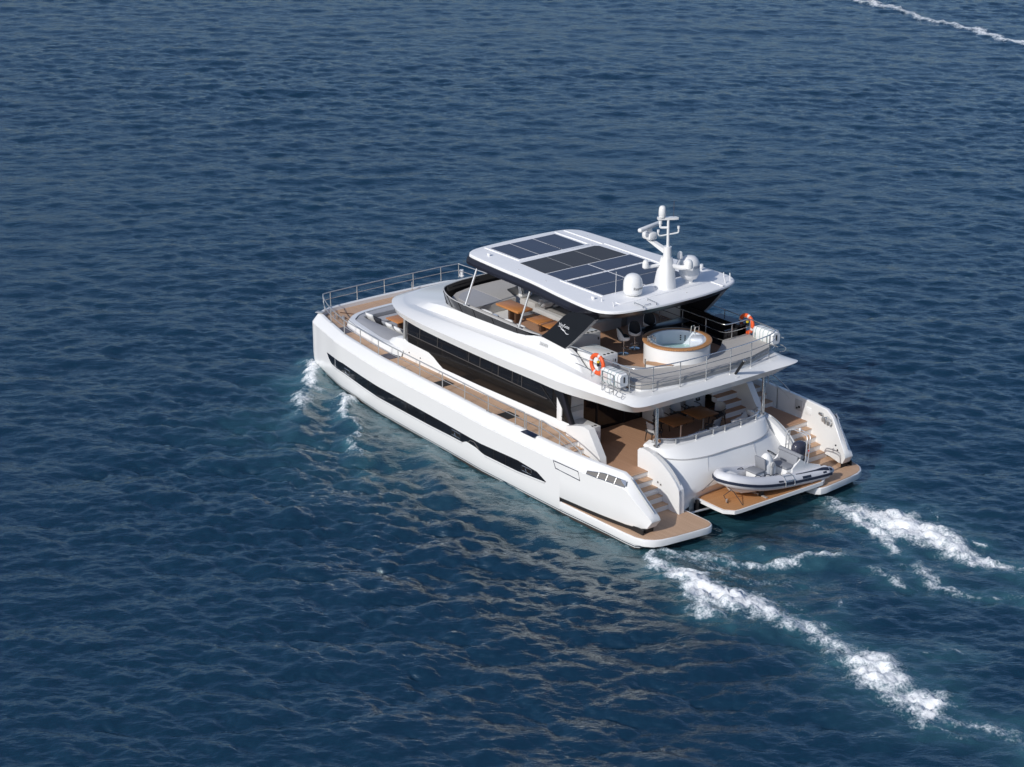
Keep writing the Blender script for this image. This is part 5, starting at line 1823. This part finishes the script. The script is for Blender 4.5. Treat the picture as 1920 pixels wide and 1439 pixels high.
for (a, y) in ((75, 0), (-80, 0)):
    b = B()
    A_ = math.radians(a)
    for da in (-.09, .09):
        c_, s_ = math.cos(A_ + da), math.sin(A_ + da)
        b.tube([(1.2 * c_, 1.2 * s_, .96), (1.2 * c_, 1.2 * s_, 1.16), (1.0 * c_, 1.0 * s_, 1.18), (.95 * c_, .95 * s_, .95)], .022, "chrome", 8)
    b.build("tub_handrail", t)
b = B()
for a in (222, 228, 270, 276):
    A_ = math.radians(a)
    b.lathe([(0, .012), (.03, .012), (.036, 0)], (1.27 * math.cos(A_), 1.27 * math.sin(A_), .55), "blacktrim", 10, ax=Matrix.Rotation(A_, 3, 'Z') @ Matrix.Rotation(math.pi / 2, 3, 'Y'))
b.build("tub_light", t)
b = B()
b.prism([(.05, 1.5, 0), (-.15, 1.68, 0), (-.6, 1.45, 0), (-.85, .98, 0), (-.62, 1.05, 0), (-.3, 1.2, 0)], (0, 0, .335), "gel")
b.prism([(.06, 1.48, .335), (-.16, 1.70, .335), (-.62, 1.47, .335), (-.88, .96, .335), (-.62, 1.05, .335), (-.3, 1.2, .335)], (0, 0, .02), "teakx")
b.build("tub_step", t)
b = B()
b.lathe([(.14, 0), (.12, .03), (.03, .05), (.03, .4)], (.15, 1.45, .0), "chrome", 12)
b.lathe([(1.28, .02), (1.62, .02), (1.62, .06), (1.28, .06)], (-.1, -.1, .0), "teakwarm", 40, a0=math.radians(-100), a1=math.radians(-40))
b.build("tub_platform", t)

# ================================================================== BAR STOOLS
def bar_stool(loc, rz, label):
    t_ = thing("bar_stool", label, "bar stool", loc, rz, "bar stools on the upper deck")
    q = B()
    q.lathe([(0, .03), (.06, .028), (.20, .014), (.215, 0)], (0, 0, 0), "chrome", 24)
    q.build("base", t_)
    q = B()
    q.cyl((0, 0, .02), (0, 0, .55), .028, "chrome", 12)
    q.build("stem", t_)
    q = B()
    q.tube([(.16 + .14 * math.cos(a), .17 * math.sin(a), .24) for a in np.linspace(-2.4, 2.4, 16)], .012, "chrome", 6)
    q.tube([(0, 0, .24), (.06, .12, .24)], .012, "chrome", 6)
    q.tube([(0, 0, .24), (.06, -.12, .24)], .012, "chrome", 6)
    q.build("footrest", t_)
    # shell: back towards -x
    def shell(off):
        rows = []
        for i in range(9):
            v = i / 8
            row = []
            for j in range(28):
                a = 2 * math.pi * j / 28
                back = max(0, -math.cos(a))
                side = abs(math.sin(a))
                hgt = .05 + .38 * back ** .8 + .07 * side
                rr = (.24 - off) * math.sin(min(1, v * 1.6) * math.pi / 2) + (.03 * max(0, v - .6))
                z = .55 + off + hgt * max(0, (v - .35) / .65) ** 1.3 + .05 * v
                row.append((rr * math.cos(a) - .03 * back * max(0, v - .5) * 2, rr * math.sin(a) * 1.02, z))
            rows.append(row)
        return rows
    q = B()
    q.grid(shell(0), "gel", closed=True)
    o, i_ = shell(0)[-1], shell(.022)[-1]
    q.grid([o, i_], "gel", closed=True)
    sh = q.build("seat_shell", t_)
    q = B()
    q.grid(shell(.022), "charcoal", closed=True)
    q.build("seat_lining", sh)
    return t_


bar_stool((6.92, 1.02, FLY), math.radians(232), "white backed bar stool standing beside the white cabinets, seen side on")
bar_stool((7.12, .28, FLY), math.radians(150), "dark bar stool directly forward of the hot tub, middle of the three")
bar_stool((7.55, -.85, FLY), math.radians(150), "dark bar stool half hidden behind the teak rim of the hot tub")

# ================================================================== TABLES
def table(name, label, x0, x1, y0, y1, z, zf, leg, mt, group=None, th=.05, legs=((0.25, .5), (.75, .5))):
    t_ = thing(name, label, "table", ((x0 + x1) / 2, (y0 + y1) / 2, zf), 0, group)
    w, d = x1 - x0, y1 - y0
    q = B()
    q.box((0, 0, z - zf - th / 2), (w, d, th), mt, .012)
    q.build("tabletop", t_)
    for fx, fy in legs:
        q = B()
        if leg == "post":
            q.box(((fx - .5) * w, (fy - .5) * d, (z - zf - th) / 2), (.12, .26, z - zf - th), "timber", .01)
        else:
            q.lathe([(.16, 0), (.16, .02), (.05, .05), (.035, .12), (.035, z - zf - th - .1), (.09, z - zf - th)], ((fx - .5) * w, (fy - .5) * d, 0), "steel", 14)
            for k in range(4):
                A_ = k * math.pi / 2 + .4
                q.tube([((fx - .5) * w, (fy - .5) * d, .10), ((fx - .5) * w + .16 * math.cos(A_), (fy - .5) * d + .16 * math.sin(A_), .03)], .02, "steel", 6)
        q.build("leg", t_)
    return t_


table("dining_table", "tall rectangular teak table ahead of the two low tables under the roof", 11.85, 13.32, 1.58, 2.33, 5.40, FLY, "post", "varnish", th=.09, legs=((.35, .5), (.62, .5)))
table("folding_table", "square low teak table under the roof, nearer the tall teak table", 10.72, 11.50, 1.42, 2.2, 5.20, FLY, "post", "varnish", "low teak tables under the roof", legs=((.3, .5),))
table("folding_table", "square low teak table under the roof, nearer the black name panel", 9.98, 10.68, 1.42, 2.2, 5.20, FLY, "post", "varnish", "low teak tables under the roof", legs=((.1, .75),))
table("cockpit_table", "square wooden table in the aft cockpit on a bright metal leg, nearer the port pillar", 4.4, 5.35, -.46, .58, 2.42, SOLE, "pedestal", "varnishdark", "wooden tables in the aft cockpit", legs=((.12, .55),))
table("cockpit_table", "square wooden table in the shaded aft cockpit, nearer the staircase", 4.4, 5.45, -1.75, -.72, 2.42, SOLE, "pedestal", "varnishdark", "wooden tables in the aft cockpit", legs=((.3, .5),))
t = table("coffee_table", "small teak table in the sunken lounge on the foredeck", 20.0, 20.95, 1.75, 2.55, 2.80, 2.34, "post", "varnish", legs=((.3, .6),))

# ================================================================== COCKPIT CHAIRS
def chair(loc, rz, label):
    t_ = thing("cockpit_chair", label, "chair", loc, rz, "dark chairs in the aft cockpit")
    q = B()
    q.box((0, 0, .43), (.50, .50, .09), "charcoal", .03)
    q.build("seat", t_)
    q = B()
    rows = []
    for z, o in ((.44, 0.0), (.60, .02), (.75, .05), (.86, .075)):
        rows.append([(-.23 - o + .10 * (abs(math.sin(a)) ** 2), .27 * math.sin(a) * 1.0, z - .06 * abs(math.sin(a)) ** 3) for a in np.linspace(-1.5, 1.5, 13)])
    rows2 = [[(p[0] + .035, p[1] * .93, p[2]) for p in r] for r in rows]
    q.grid(rows + rows2[::-1], "pillowgrey")
    q.build("backrest", t_)
    for sx, sy in ((1, 1), (1, -1), (-1, 1), (-1, -1)):
        q = B()
        q.tube([(sx * .20, sy * .20, .40), (sx * .24, sy * .24, 0)], [.022, .014], "blackpaint", 8)
        q.build("leg", t_)
    for sy in (1, -1):
        q = B()
        q.tube(cr([(-.22, sy * .26, .66), (.0, sy * .29, .64), (.2, sy * .27, .60), (.22, sy * .25, .42)], 4), .018, "blackpaint", 8)
        q.build("armrest", t_)
    return t_


c0 = chair((5.05, 1.02, SOLE), math.radians(-100), "pale backed dark chair beside the thick port pillar")
dup(c0, (5.72, .05, SOLE), math.radians(180), "dark chair between the forward cockpit floor and the table on the bright leg")
dup(c0, (5.85, -.95, SOLE), math.radians(180), "dark chair behind both tables, before the white cabinet")
dup(c0, (5.9, -1.75, SOLE), math.radians(190), "dark chair at the far corner of the table by the staircase")
dup(c0, (4.95, -2.18, SOLE), math.radians(95), "dark chair turned sideways between the table and the staircase")
dup(c0, (4.0, -1.1, SOLE), math.radians(15), "dark chair with its back to the curved sofa")

# ================================================================== HELM SEAT
t = thing("helm_seat", "white moulded helm seat standing on the sunpad under the roof", "helm seat", (13.95, .42, 5.10), math.radians(232))
b = B()
b.lathe([(.16, 0), (.12, .05), (.09, .3)], (0, 0, -.15), "greymould", 14)
b.build("base", t)
b = B()
rows = []
for k in range(9):
    v = k / 8
    z = .12 + .75 * v
    x = -.18 - .16 * v ** 1.5
    w = .30 - .09 * v ** 3
    rows.append([(x + .14 * (math.sin(a) ** 2), w * math.sin(a), z - (.05 if k == 8 else 0)) for a in np.linspace(-1.45, 1.45, 11)])
rows2 = [[(p[0] + .07, p[1] * .86, p[2]) for p in r] for r in rows]
b.grid(rows + rows2[::-1], "pillowwhite")
b.build("backrest", t)
b = B()
b.box((.05, 0, .16), (.5, .5, .14), "pillowwhite", .05)
b.build("seat", t)

# ================================================================== PILLOWS
def pillow(label, c, size, mt, tilt, rz, group, pitch=0.0):
    t_ = B()
    R = Matrix.Rotation(rz, 3, 'Z') @ Matrix.Rotation(tilt, 3, 'X') @ Matrix.Rotation(pitch, 3, 'Y')
    t_.pillow((0, 0, 0), size, mt, R)
    o = t_.build("pillow", None, org=(0, 0, 0), sharp=60)
    o.location = c
    tag(o, label, "pillow", group)


G1, G2, G3, G4 = "pillows in the foredeck lounge", "striped pillows on the sofa under the roof", "pillows along the port sofa", "pillows on the curved cockpit sofa"
pillow("white ribbed pillow in the foredeck lounge, foremost of the row", (21.85, 2.72, 2.62), (.55, .42, .16), "pillowwhite", 1.05, 0.05, G1)
pillow("black pillow in the foredeck lounge", (21.2, 2.74, 2.60), (.62, .40, .16), "pillownavy", 1.05, 0, G1)
pillow("dark grey pillow lying behind the black one in the foredeck lounge", (20.72, 2.68, 2.58), (.45, .38, .15), "vinylgrey", 1.0, 0.1, G1)
pillow("white pillow in the foredeck lounge beside the small teak table", (20.3, 2.76, 2.60), (.50, .40, .16), "pillowwhite", 1.05, 0, G1)
pillow("white pillow in the foredeck lounge right against the house front", (19.6, 2.78, 2.60), (.62, .42, .16), "pillowwhite", 1.0, -.1, G1)
pillow("striped pillow leaning on the other two, nearest the white helm seat", (12.45, .52, 5.32), (.48, .48, .17), "pillowstripe", .75, 1.0, G2)
pillow("striped pillow in the middle of the three on the sofa under the roof", (12.1, .62, 5.32), (.50, .48, .17), "pillowstripe", .65, 1.25, G2)
pillow("striped pillow lying back on the dark sofa, rearmost of the three", (11.95, .12, 5.30), (.50, .48, .17), "pillowstripe", .6, 1.9, G2)
pillow("long white pillow on the port sofa at its forward end", (13.0, 2.92, 5.16), (.75, .32, .15), "pillowwhite", .9, 0.02, G3)
pillow("small blue pillow tucked behind the long white one on the port sofa", (12.45, 2.94, 5.16), (.36, .30, .14), "pillowblue", .9, 0, G3)
pillow("white pillow on the port sofa behind the tall teak table", (11.6, 2.92, 5.16), (.50, .34, .15), "pillowwhite", .9, .1, G3)
pillow("white pillow on the port sofa at the foot of the after roof strut", (10.75, 2.94, 5.16), (.6, .34, .15), "pillowwhite", .8, -.05, G3)
pillow("grey and white pillow in the port corner of the curved sofa", (3.3, 1.95, 2.32), (.55, .42, .16), "pillowwhite", .5, -1.0, G4)
pillow("pale blue pillow in the port corner of the curved sofa, against the coaming rail", (3.15, 2.2, 2.42), (.5, .40, .16), "pillowblue", .9, -.9, G4)
pillow("pale blue pillow at mid length of the curved sofa, first from port", (3.05, .75, 2.40), (.48, .42, .16), "pillowblue", .9, -1.55, G4)
pillow("pale blue pillow at mid length of the curved sofa, second from port", (3.06, .25, 2.40), (.5, .42, .16), "pillowblue", .85, -1.6, G4)
pillow("striped pillow at mid length of the curved sofa", (3.06, -.35, 2.42), (.5, .42, .16), "pillowstripe", .8, -1.55, G4)
pillow("grey pillow standing on the curved sofa, first of three towards the starboard pillar", (3.12, -1.45, 2.42), (.46, .46, .17), "pillowgrey", 1.15, -1.4, G4)
pillow("grey pillow standing on the curved sofa, middle of three near the starboard pillar", (3.16, -1.8, 2.44), (.46, .46, .17), "pillowgrey", 1.15, -1.3, G4)
pillow("grey pillow standing on the curved sofa at the foot of the starboard pillar", (3.32, -2.12, 2.46), (.46, .46, .17), "pillowgrey", 1.15, -1.0, G4)

# ================================================================== LIFEBUOYS AND LIFERAFTS
for s, lab in ((1, "bright orange lifebuoy on the near upper rail beside the white cabinet"), (-1, "orange lifebuoy on the far upper rail beside the black stair screen")):
    t = thing("lifebuoy", lab, "lifebuoy", (5.17, s * 3.80, 5.43), 0, "lifebuoys on the upper rail")
    b = B()
    Rr, rr = .345, .085
    rows = []
    for i in range(49):
        a = 2 * math.pi * i / 48
        rows.append([((Rr + rr * math.cos(q)) * math.cos(a), rr * .8 * math.sin(q), (Rr + rr * math.cos(q)) * math.sin(a)) for q in np.linspace(0, 2 * math.pi, 15)])
    b.grid(rows, "orange")
    b.build("ring", t)
    b = B()
    for a0 in (.35, 1.92, 3.49, 5.06):
        rows = []
        for a in np.linspace(a0 - .12, a0 + .12, 5):
            rows.append([((Rr + (rr + .004) * math.cos(q)) * math.cos(a), (rr * .8 + .004) * math.sin(q), (Rr + (rr + .004) * math.cos(q)) * math.sin(a)) for q in np.linspace(0, 2 * math.pi, 15)])
        b.grid(rows, "reflective")
    b.build("reflective_band", t)
    b = B()
    b.cyl((-.02, -.03, -.08), (-.02, -.03, .06), .055, "blacktrim", 12)
    b.cyl((-.02, -.03, .06), (-.02, -.03, .12), .06, "yellow", 12)
    b.build("marker_light", t)

for s, lab in ((1, "white liferaft canister in the near cradle below the orange lifebuoy"), (-1, "white liferaft canister on the far side beyond the upper rail")):
    t = thing("liferaft", lab, "liferaft", (4.12, s * 3.86, 4.97), 0, "liferaft canisters")
    b = B()
    prof = [(-.16, .0), (.16, .0), (.235, .09), (.235, .44), (.16, .55), (-.16, .55), (-.235, .44), (-.235, .09)]
    b.prism([(-.45, y, z) for y, z in prof], (.9, 0, 0), "raftwhite")
    for e, k in ((-.45, -1), (.45, 1)):
        b.add([(e, y, z) for y, z in prof] + [(e + k * .10, y * .82, .29 + (z - .29) * .82) for y, z in prof], [[i, (i + 1) % 8, 8 + (i + 1) % 8, 8 + i] for i in range(8)] + [list(range(8, 16))], "raftwhite")
    b.build("canister", t, sharp=40)
    b = B()
    lp = [(y * 1.012, .29 + (z - .29) * 1.02) for y, z in prof]
    for x in (.36, .12, -.05, -.30):
        b.tube([(x, y, z) for y, z in lp], .008, "rope", 5, closed=True)
    b.build("lashing", t)
    b = B()
    b.tube([(-.455, y * 1.01, z) for y, z in [(p[0], .29 + (p[1] - .29) * 1.01) for p in prof]], .014, "greymould", 5, closed=True)
    b.b2(-.56, -.545, -.03, .03, .2, .42, "blacktrim")
    b.b2(-.30, -.12, s * .236, s * .242, .16, .34, "pillowblue")
    b.b2(.10, .36, s * .236, s * .242, .16, .40, "reflective")
    b.build("canister_label", t)

# ================================================================== TENDER
TX, TY = .86, -.95
t = thing("inflatable_tender", "grey and navy rigid inflatable tender with outboard, carried on the stern platform", "tender", (TX, TY, .75), math.radians(90))
# local frame: +x to its bow (port), +y towards the yacht's stern ... rotated +90: local x -> world y, local y -> world -x
def tub(s):
    pts = [(-2.55, s * .66, .16), (-2.1, s * .66, .18), (-1.2, s * .66, .25), (0, s * .66, .38), (1.0, s * .64, .56), (1.7, s * .52, .74), (2.15, s * .28, .88), (2.32, 0, .93)]
    return cr(pts, 5)


pts = tub(1)
cen = pts + [np.array((p[0], -p[1], p[2])) for p in pts[-2::-1]]
rad = [.262 if abs(i - len(cen) / 2) > 4 else .24 for i in range(len(cen))]
rad[0] = rad[-1] = .20
b = B()
c2 = [cen[0] + np.array((-.28, 0, -.01)), cen[0] + np.array((-.16, 0, -.005))] + cen + [cen[-1] + np.array((-.16, 0, -.005)), cen[-1] + np.array((-.28, 0, -.01))]
b.tube([tuple(p) for p in c2], [.10, .17] + rad + [.17, .10], "hypalon", 20)
TUBE = b.build("inflatable_tube", t, sharp=60)
b = B()
for s in (1, -1):
    P = tub(s)
    rows = []
    for i, p in enumerate(P):
        a, d = P[max(i - 1, 0)], P[min(i + 1, len(P) - 1)]
        tx, ty = d[0] - a[0], d[1] - a[1]
        n = np.array([-ty, tx]) / (math.hypot(tx, ty) + 1e-9)
        if n[1] * s < 0 and i < len(P) - 1:
            n = -n
        if i == len(P) - 1:
            n = np.array([1.0, 0])
        rows.append([(p[0] + n[0] * r_, p[1] + n[1] * r_, p[2] + z) for r_, z in ((.25, .055), (.288, .045), (.288, -.045), (.25, -.055))])
    b.grid(rows, "rubber")
    # broad dark flash on the after quarter, lying on the upper outside of the tube
    rows = []
    for x in np.linspace(-2.62, -.75, 22):
        zc = float(np.interp(x, [-2.55, -2.1, -1.2, 0], [.16, .18, .25, .38]))
        ph = float(np.interp(x, [-2.62, -2.2, -.75], [38, 62, 66])) * math.pi / 180
        wd = float(np.interp(x, [-2.62, -2.3, -1.8, -.75], [.10, .17, .06, .035]))
        r_ = .265 if x > -2.5 else .235
        rows.append([(x, s * (.66 + r_ * math.cos(ph + k * wd)), zc + r_ * math.sin(ph + k * wd)) for k in (-2, -1, 0, 1, 2)])
    b.grid(rows, "rubber")
    for x0, x1 in ((-1.45, -1.0), (-2.28, -2.1), (.0, .25)):
        rows = []
        for x in (x0, x1):
            zc = float(np.interp(x, [-2.55, -2.1, -1.2, 0, 1], [.16, .18, .25, .38, .56]))
            w_ = (.25, .62) if x0 == -1.45 else (.35, .62)
            if x0 == 0:
                w_ = (.3, .55)
            rows.append([(x, s * (.66 + .266 * math.cos(q)), zc + .266 * math.sin(q)) for q in np.linspace(w_[0], w_[1], 4)])
        b.grid(rows, "rubber")
b.build("rubbing_strake", TUBE, sharp=60)
b = B()
st = [(-2.35, .56, .06, .26), (-1.2, .62, .03, .28), (0, .64, .03, .34), (1.0, .60, .05, .50), (1.6, .50, .14, .68), (1.95, .34, .34, .80), (2.2, .10, .66, .88)]
b.grid([[(x, -w, zu), (x, -w * .62, zk + .10), (x, 0, zk), (x, w * .62, zk + .10), (x, w, zu)] for x, w, zk, zu in st], "gel")
b.poly([(-2.35, -.56, .26), (-2.35, -.347, .16), (-2.35, 0, .06), (-2.35, .347, .16), (-2.35, .56, .26)], "gel")
b.build("tender_hull", t)
b = B()
b.grid([[(x, -w, z), (x, w, z)] for x, w, z in ((-2.3, .5, .22), (0, .5, .27), (1.1, .46, .40), (1.75, .28, .66))], "gel")
b.box((1.9, 0, .96), (.42, .42, .10), "gel", .04)
b.prism([(1.35, -.42, .56), (1.35, .42, .56), (.85, .46, .46), (.85, -.46, .46)], (0, 0, .02), "vinylgrey")
b.build("tender_sole", t)
b = B()
b.box((.12, 0, .62), (.36, .56, .80), "gel", .08)
b.ell((.06, 0, .86), (.26, .28, .50), "gel", 20, 8, z0=0.0)
b.box((-.1, .0, .60), (.26, .54, .70), "gel", .08)
CON = b.build("tender_console", t, sharp=45)
b = B()
M = Matrix.Translation(Vector((-.20, 0, 1.30))) @ Matrix.Rotation(math.radians(-40), 4, 'Y')
b.tube([M @ Vector((.17 * math.cos(a), .17 * math.sin(a), 0)) for a in np.linspace(0, 2 * math.pi, 25)[:-1]], .020, "blacktrim", 8, closed=True)
for a in (0.3, 2.4, 4.5):
    b.tube([M @ Vector((0, 0, -.02)), M @ Vector((.17 * math.cos(a), .17 * math.sin(a), 0))], .014, "chrome", 6)
b.build("steering_wheel", CON)
b = B()
b.lathe([(0, .0), (.10, .0), (.12, .03), (.10, .06), (0, .07)], (.02, .285, .98), "greymould", 14, ax=Matrix.Rotation(-math.pi / 2, 3, 'X'))
b.box((.02, .295, .70), (.13, .03, .30), "pillowgrey", .008)
b.build("console_hatch", CON)
b = B()
b.box((.62, 0, .56), (.46, .58, .42), "gel", .08)
b.box((.64, 0, .80), (.48, .62, .09), "vinylgrey", .04)
b.box((.36, 0, 1.03), (.09, .54, .48), "vinylgrey", .035, rot=Matrix.Rotation(math.radians(8), 4, 'Y'))
b.build("bow_seat", t)
b = B()
b.box((-.82, 0, .46), (.58, 1.0, .38), "gel", .04)
b.build("stern_seat", t)
b = B()
b.box((-.78, 0, .69), (.48, .98, .10), "vinylgrey", .035)
b.box((-1.08, 0, .88), (.09, .98, .36), "vinylgrey", .04, rot=Matrix.Rotation(math.radians(-18), 4, 'Y'))
b.build("seat_cushion", bpy.data.objects[[o.name for o in t.children if o.name.startswith("stern_seat")][-1]])
b = B()
b.prism([(-1.12, -.52, .3), (-1.12, .52, .3), (-1.2, .52, .95), (-1.2, -.52, .95)], (-.10, 0, 0), "gel")
for s in (1, -1):
    b.prism([(-.8, s * .46, .5), (-.8, s * .46, .66), (-1.2, s * .46, .95), (-1.6, s * .46, .70), (-2.3, s * .46, .45), (-2.3, s * .46, .3)], (0, s * .08, 0), "gel")
b.build("engine_well", t)
b = B()
b.tube([(-1.26, -.62, 1.05), (-1.26, .56, 1.02)], .09, "vinylgrey", 14)
b.build("rolled_cover", t)
b = B()
rows = []
for z, a, w in ((.70, .20, .15), (.85, .30, .20), (1.05, .34, .215), (1.22, .33, .21), (1.34, .27, .175), (1.40, .15, .10)):
    rows.append([(-1.68 + a * math.copysign(abs(math.cos(q)) ** .8, math.cos(q)) + .03, w * math.copysign(abs(math.sin(q)) ** .8, math.sin(q)), z) for q in np.linspace(0, 2 * math.pi, 21)[:-1]])
b.grid(rows, "engine", closed=True)
b.poly(rows[-1], "engine")
b.poly(rows[0][::-1], "engine")
ENG = b.build("outboard_engine", t, sharp=60)
b = B()
b.box((-1.78, 0, .45), (.30, .18, .56), "rubber", .04)
b.box((-1.95, 0, .2), (.5, .06, .12), "rubber", .02)
b.build("engine_leg", ENG)
for s in (1, -1):
    b = B()
    for dx in (0, -.16):
        b.tube(cr([(-1.38 + dx, s * .52, .50), (-1.46 + dx, s * .53, .85), (-1.50 + dx, s * .54, 1.52), (-1.55 + dx, s * .50, 1.72), (-1.58 + dx, s * .36, 1.80), (-1.58 + dx, 0, 1.83)], 4), .022, "strutmetal", 8)
    b.tube([(-1.49, s * .535, 1.15), (-1.65, s * .535, 1.15)], .016, "strutmetal", 6)
    b.build("radar_arch", t)
b = B()
b.lathe([(.05, 0), (.05, .07), (.03, .10), (0, .10)], (-1.66, .0, 1.84), "gel", 10)
b.lathe([(.028, 0), (.028, .06), (0, .065)], (-1.63, .53, 1.17), "red", 8)
b.build("arch_lamp", t)
b = B()
b.tube([(-1.75, -.55, .62), (-1.55, -.62, .95), (-1.2, -.66, .80), (-.9, -.66, .62)], .015, "chrome", 6)
b.build("grab_rail", t)
b = B()
for x in (-.55, -.08):
    zc = float(np.interp(x, [-1.2, 0], [.25, .38]))
    b.tube([(x, .46, zc + .20), (x, .62, zc + .275), (x, .80, zc + .24), (x, .94, zc + .08), (x, .95, zc - .10)], .020, "chrome", 8)
for q in ((.78, .26), (.93, .12), (.955, -.08)):
    b.tube([(-.55, q[0], .315 + q[1]), (-.08, q[0], .37 + q[1])], .018, "chrome", 8)
b.build("boarding_ladder", t)
b = B()
for s in (1, -1):
    for x0, z0 in ((.95, .56), (.45, .47), (.0, .38)):
        b.tube(cr([(x0 + .18, s * .50, z0 + .19), (x0 + .08, s * .46, z0 + .26), (x0 - .08, s * .46, z0 + .25), (x0 - .18, s * .50, z0 + .17)], 3), .016, "navy", 6)
b.build("grab_line", t)

# tie-down ropes of the tender
for i, (pts_, lab) in enumerate((
        ([(1.02, 1.38, 1.70), (.75, 1.30, 1.45), (.55, 1.0, 1.10), (.08, 1.0, .76)], "dark tie-down rope from the tender bow to the corner of its platform"),
        ([(1.05, 1.40, 1.70), (1.75, 1.74, .76)], "thin dark rope from the tender bow down to the platform edge, lower of two"),
        ([(1.08, 1.36, 1.70), (1.88, 1.42, .76)], "thin dark rope from the tender bow down to the platform edge, nearer the tender"),
        ([(.62, 1.12, 1.20), (.80, 1.30, .98), (.55, 1.32, .765)], "short dark tie-down strap with a ratchet under the tender bow"))):
    b = B()
    b.tube(pts_, .010 if i in (1, 2) else .016, "blackrope", 6)
    if i == 3:
        b.box((.62, 1.31, .84), (.05, .07, .14), "steel", .01)
    o = b.build("tie_down_rope", None, org=pts_[-1])
    o.location = pts_[-1]
    tag(o, lab, "rope", "ropes holding the tender")
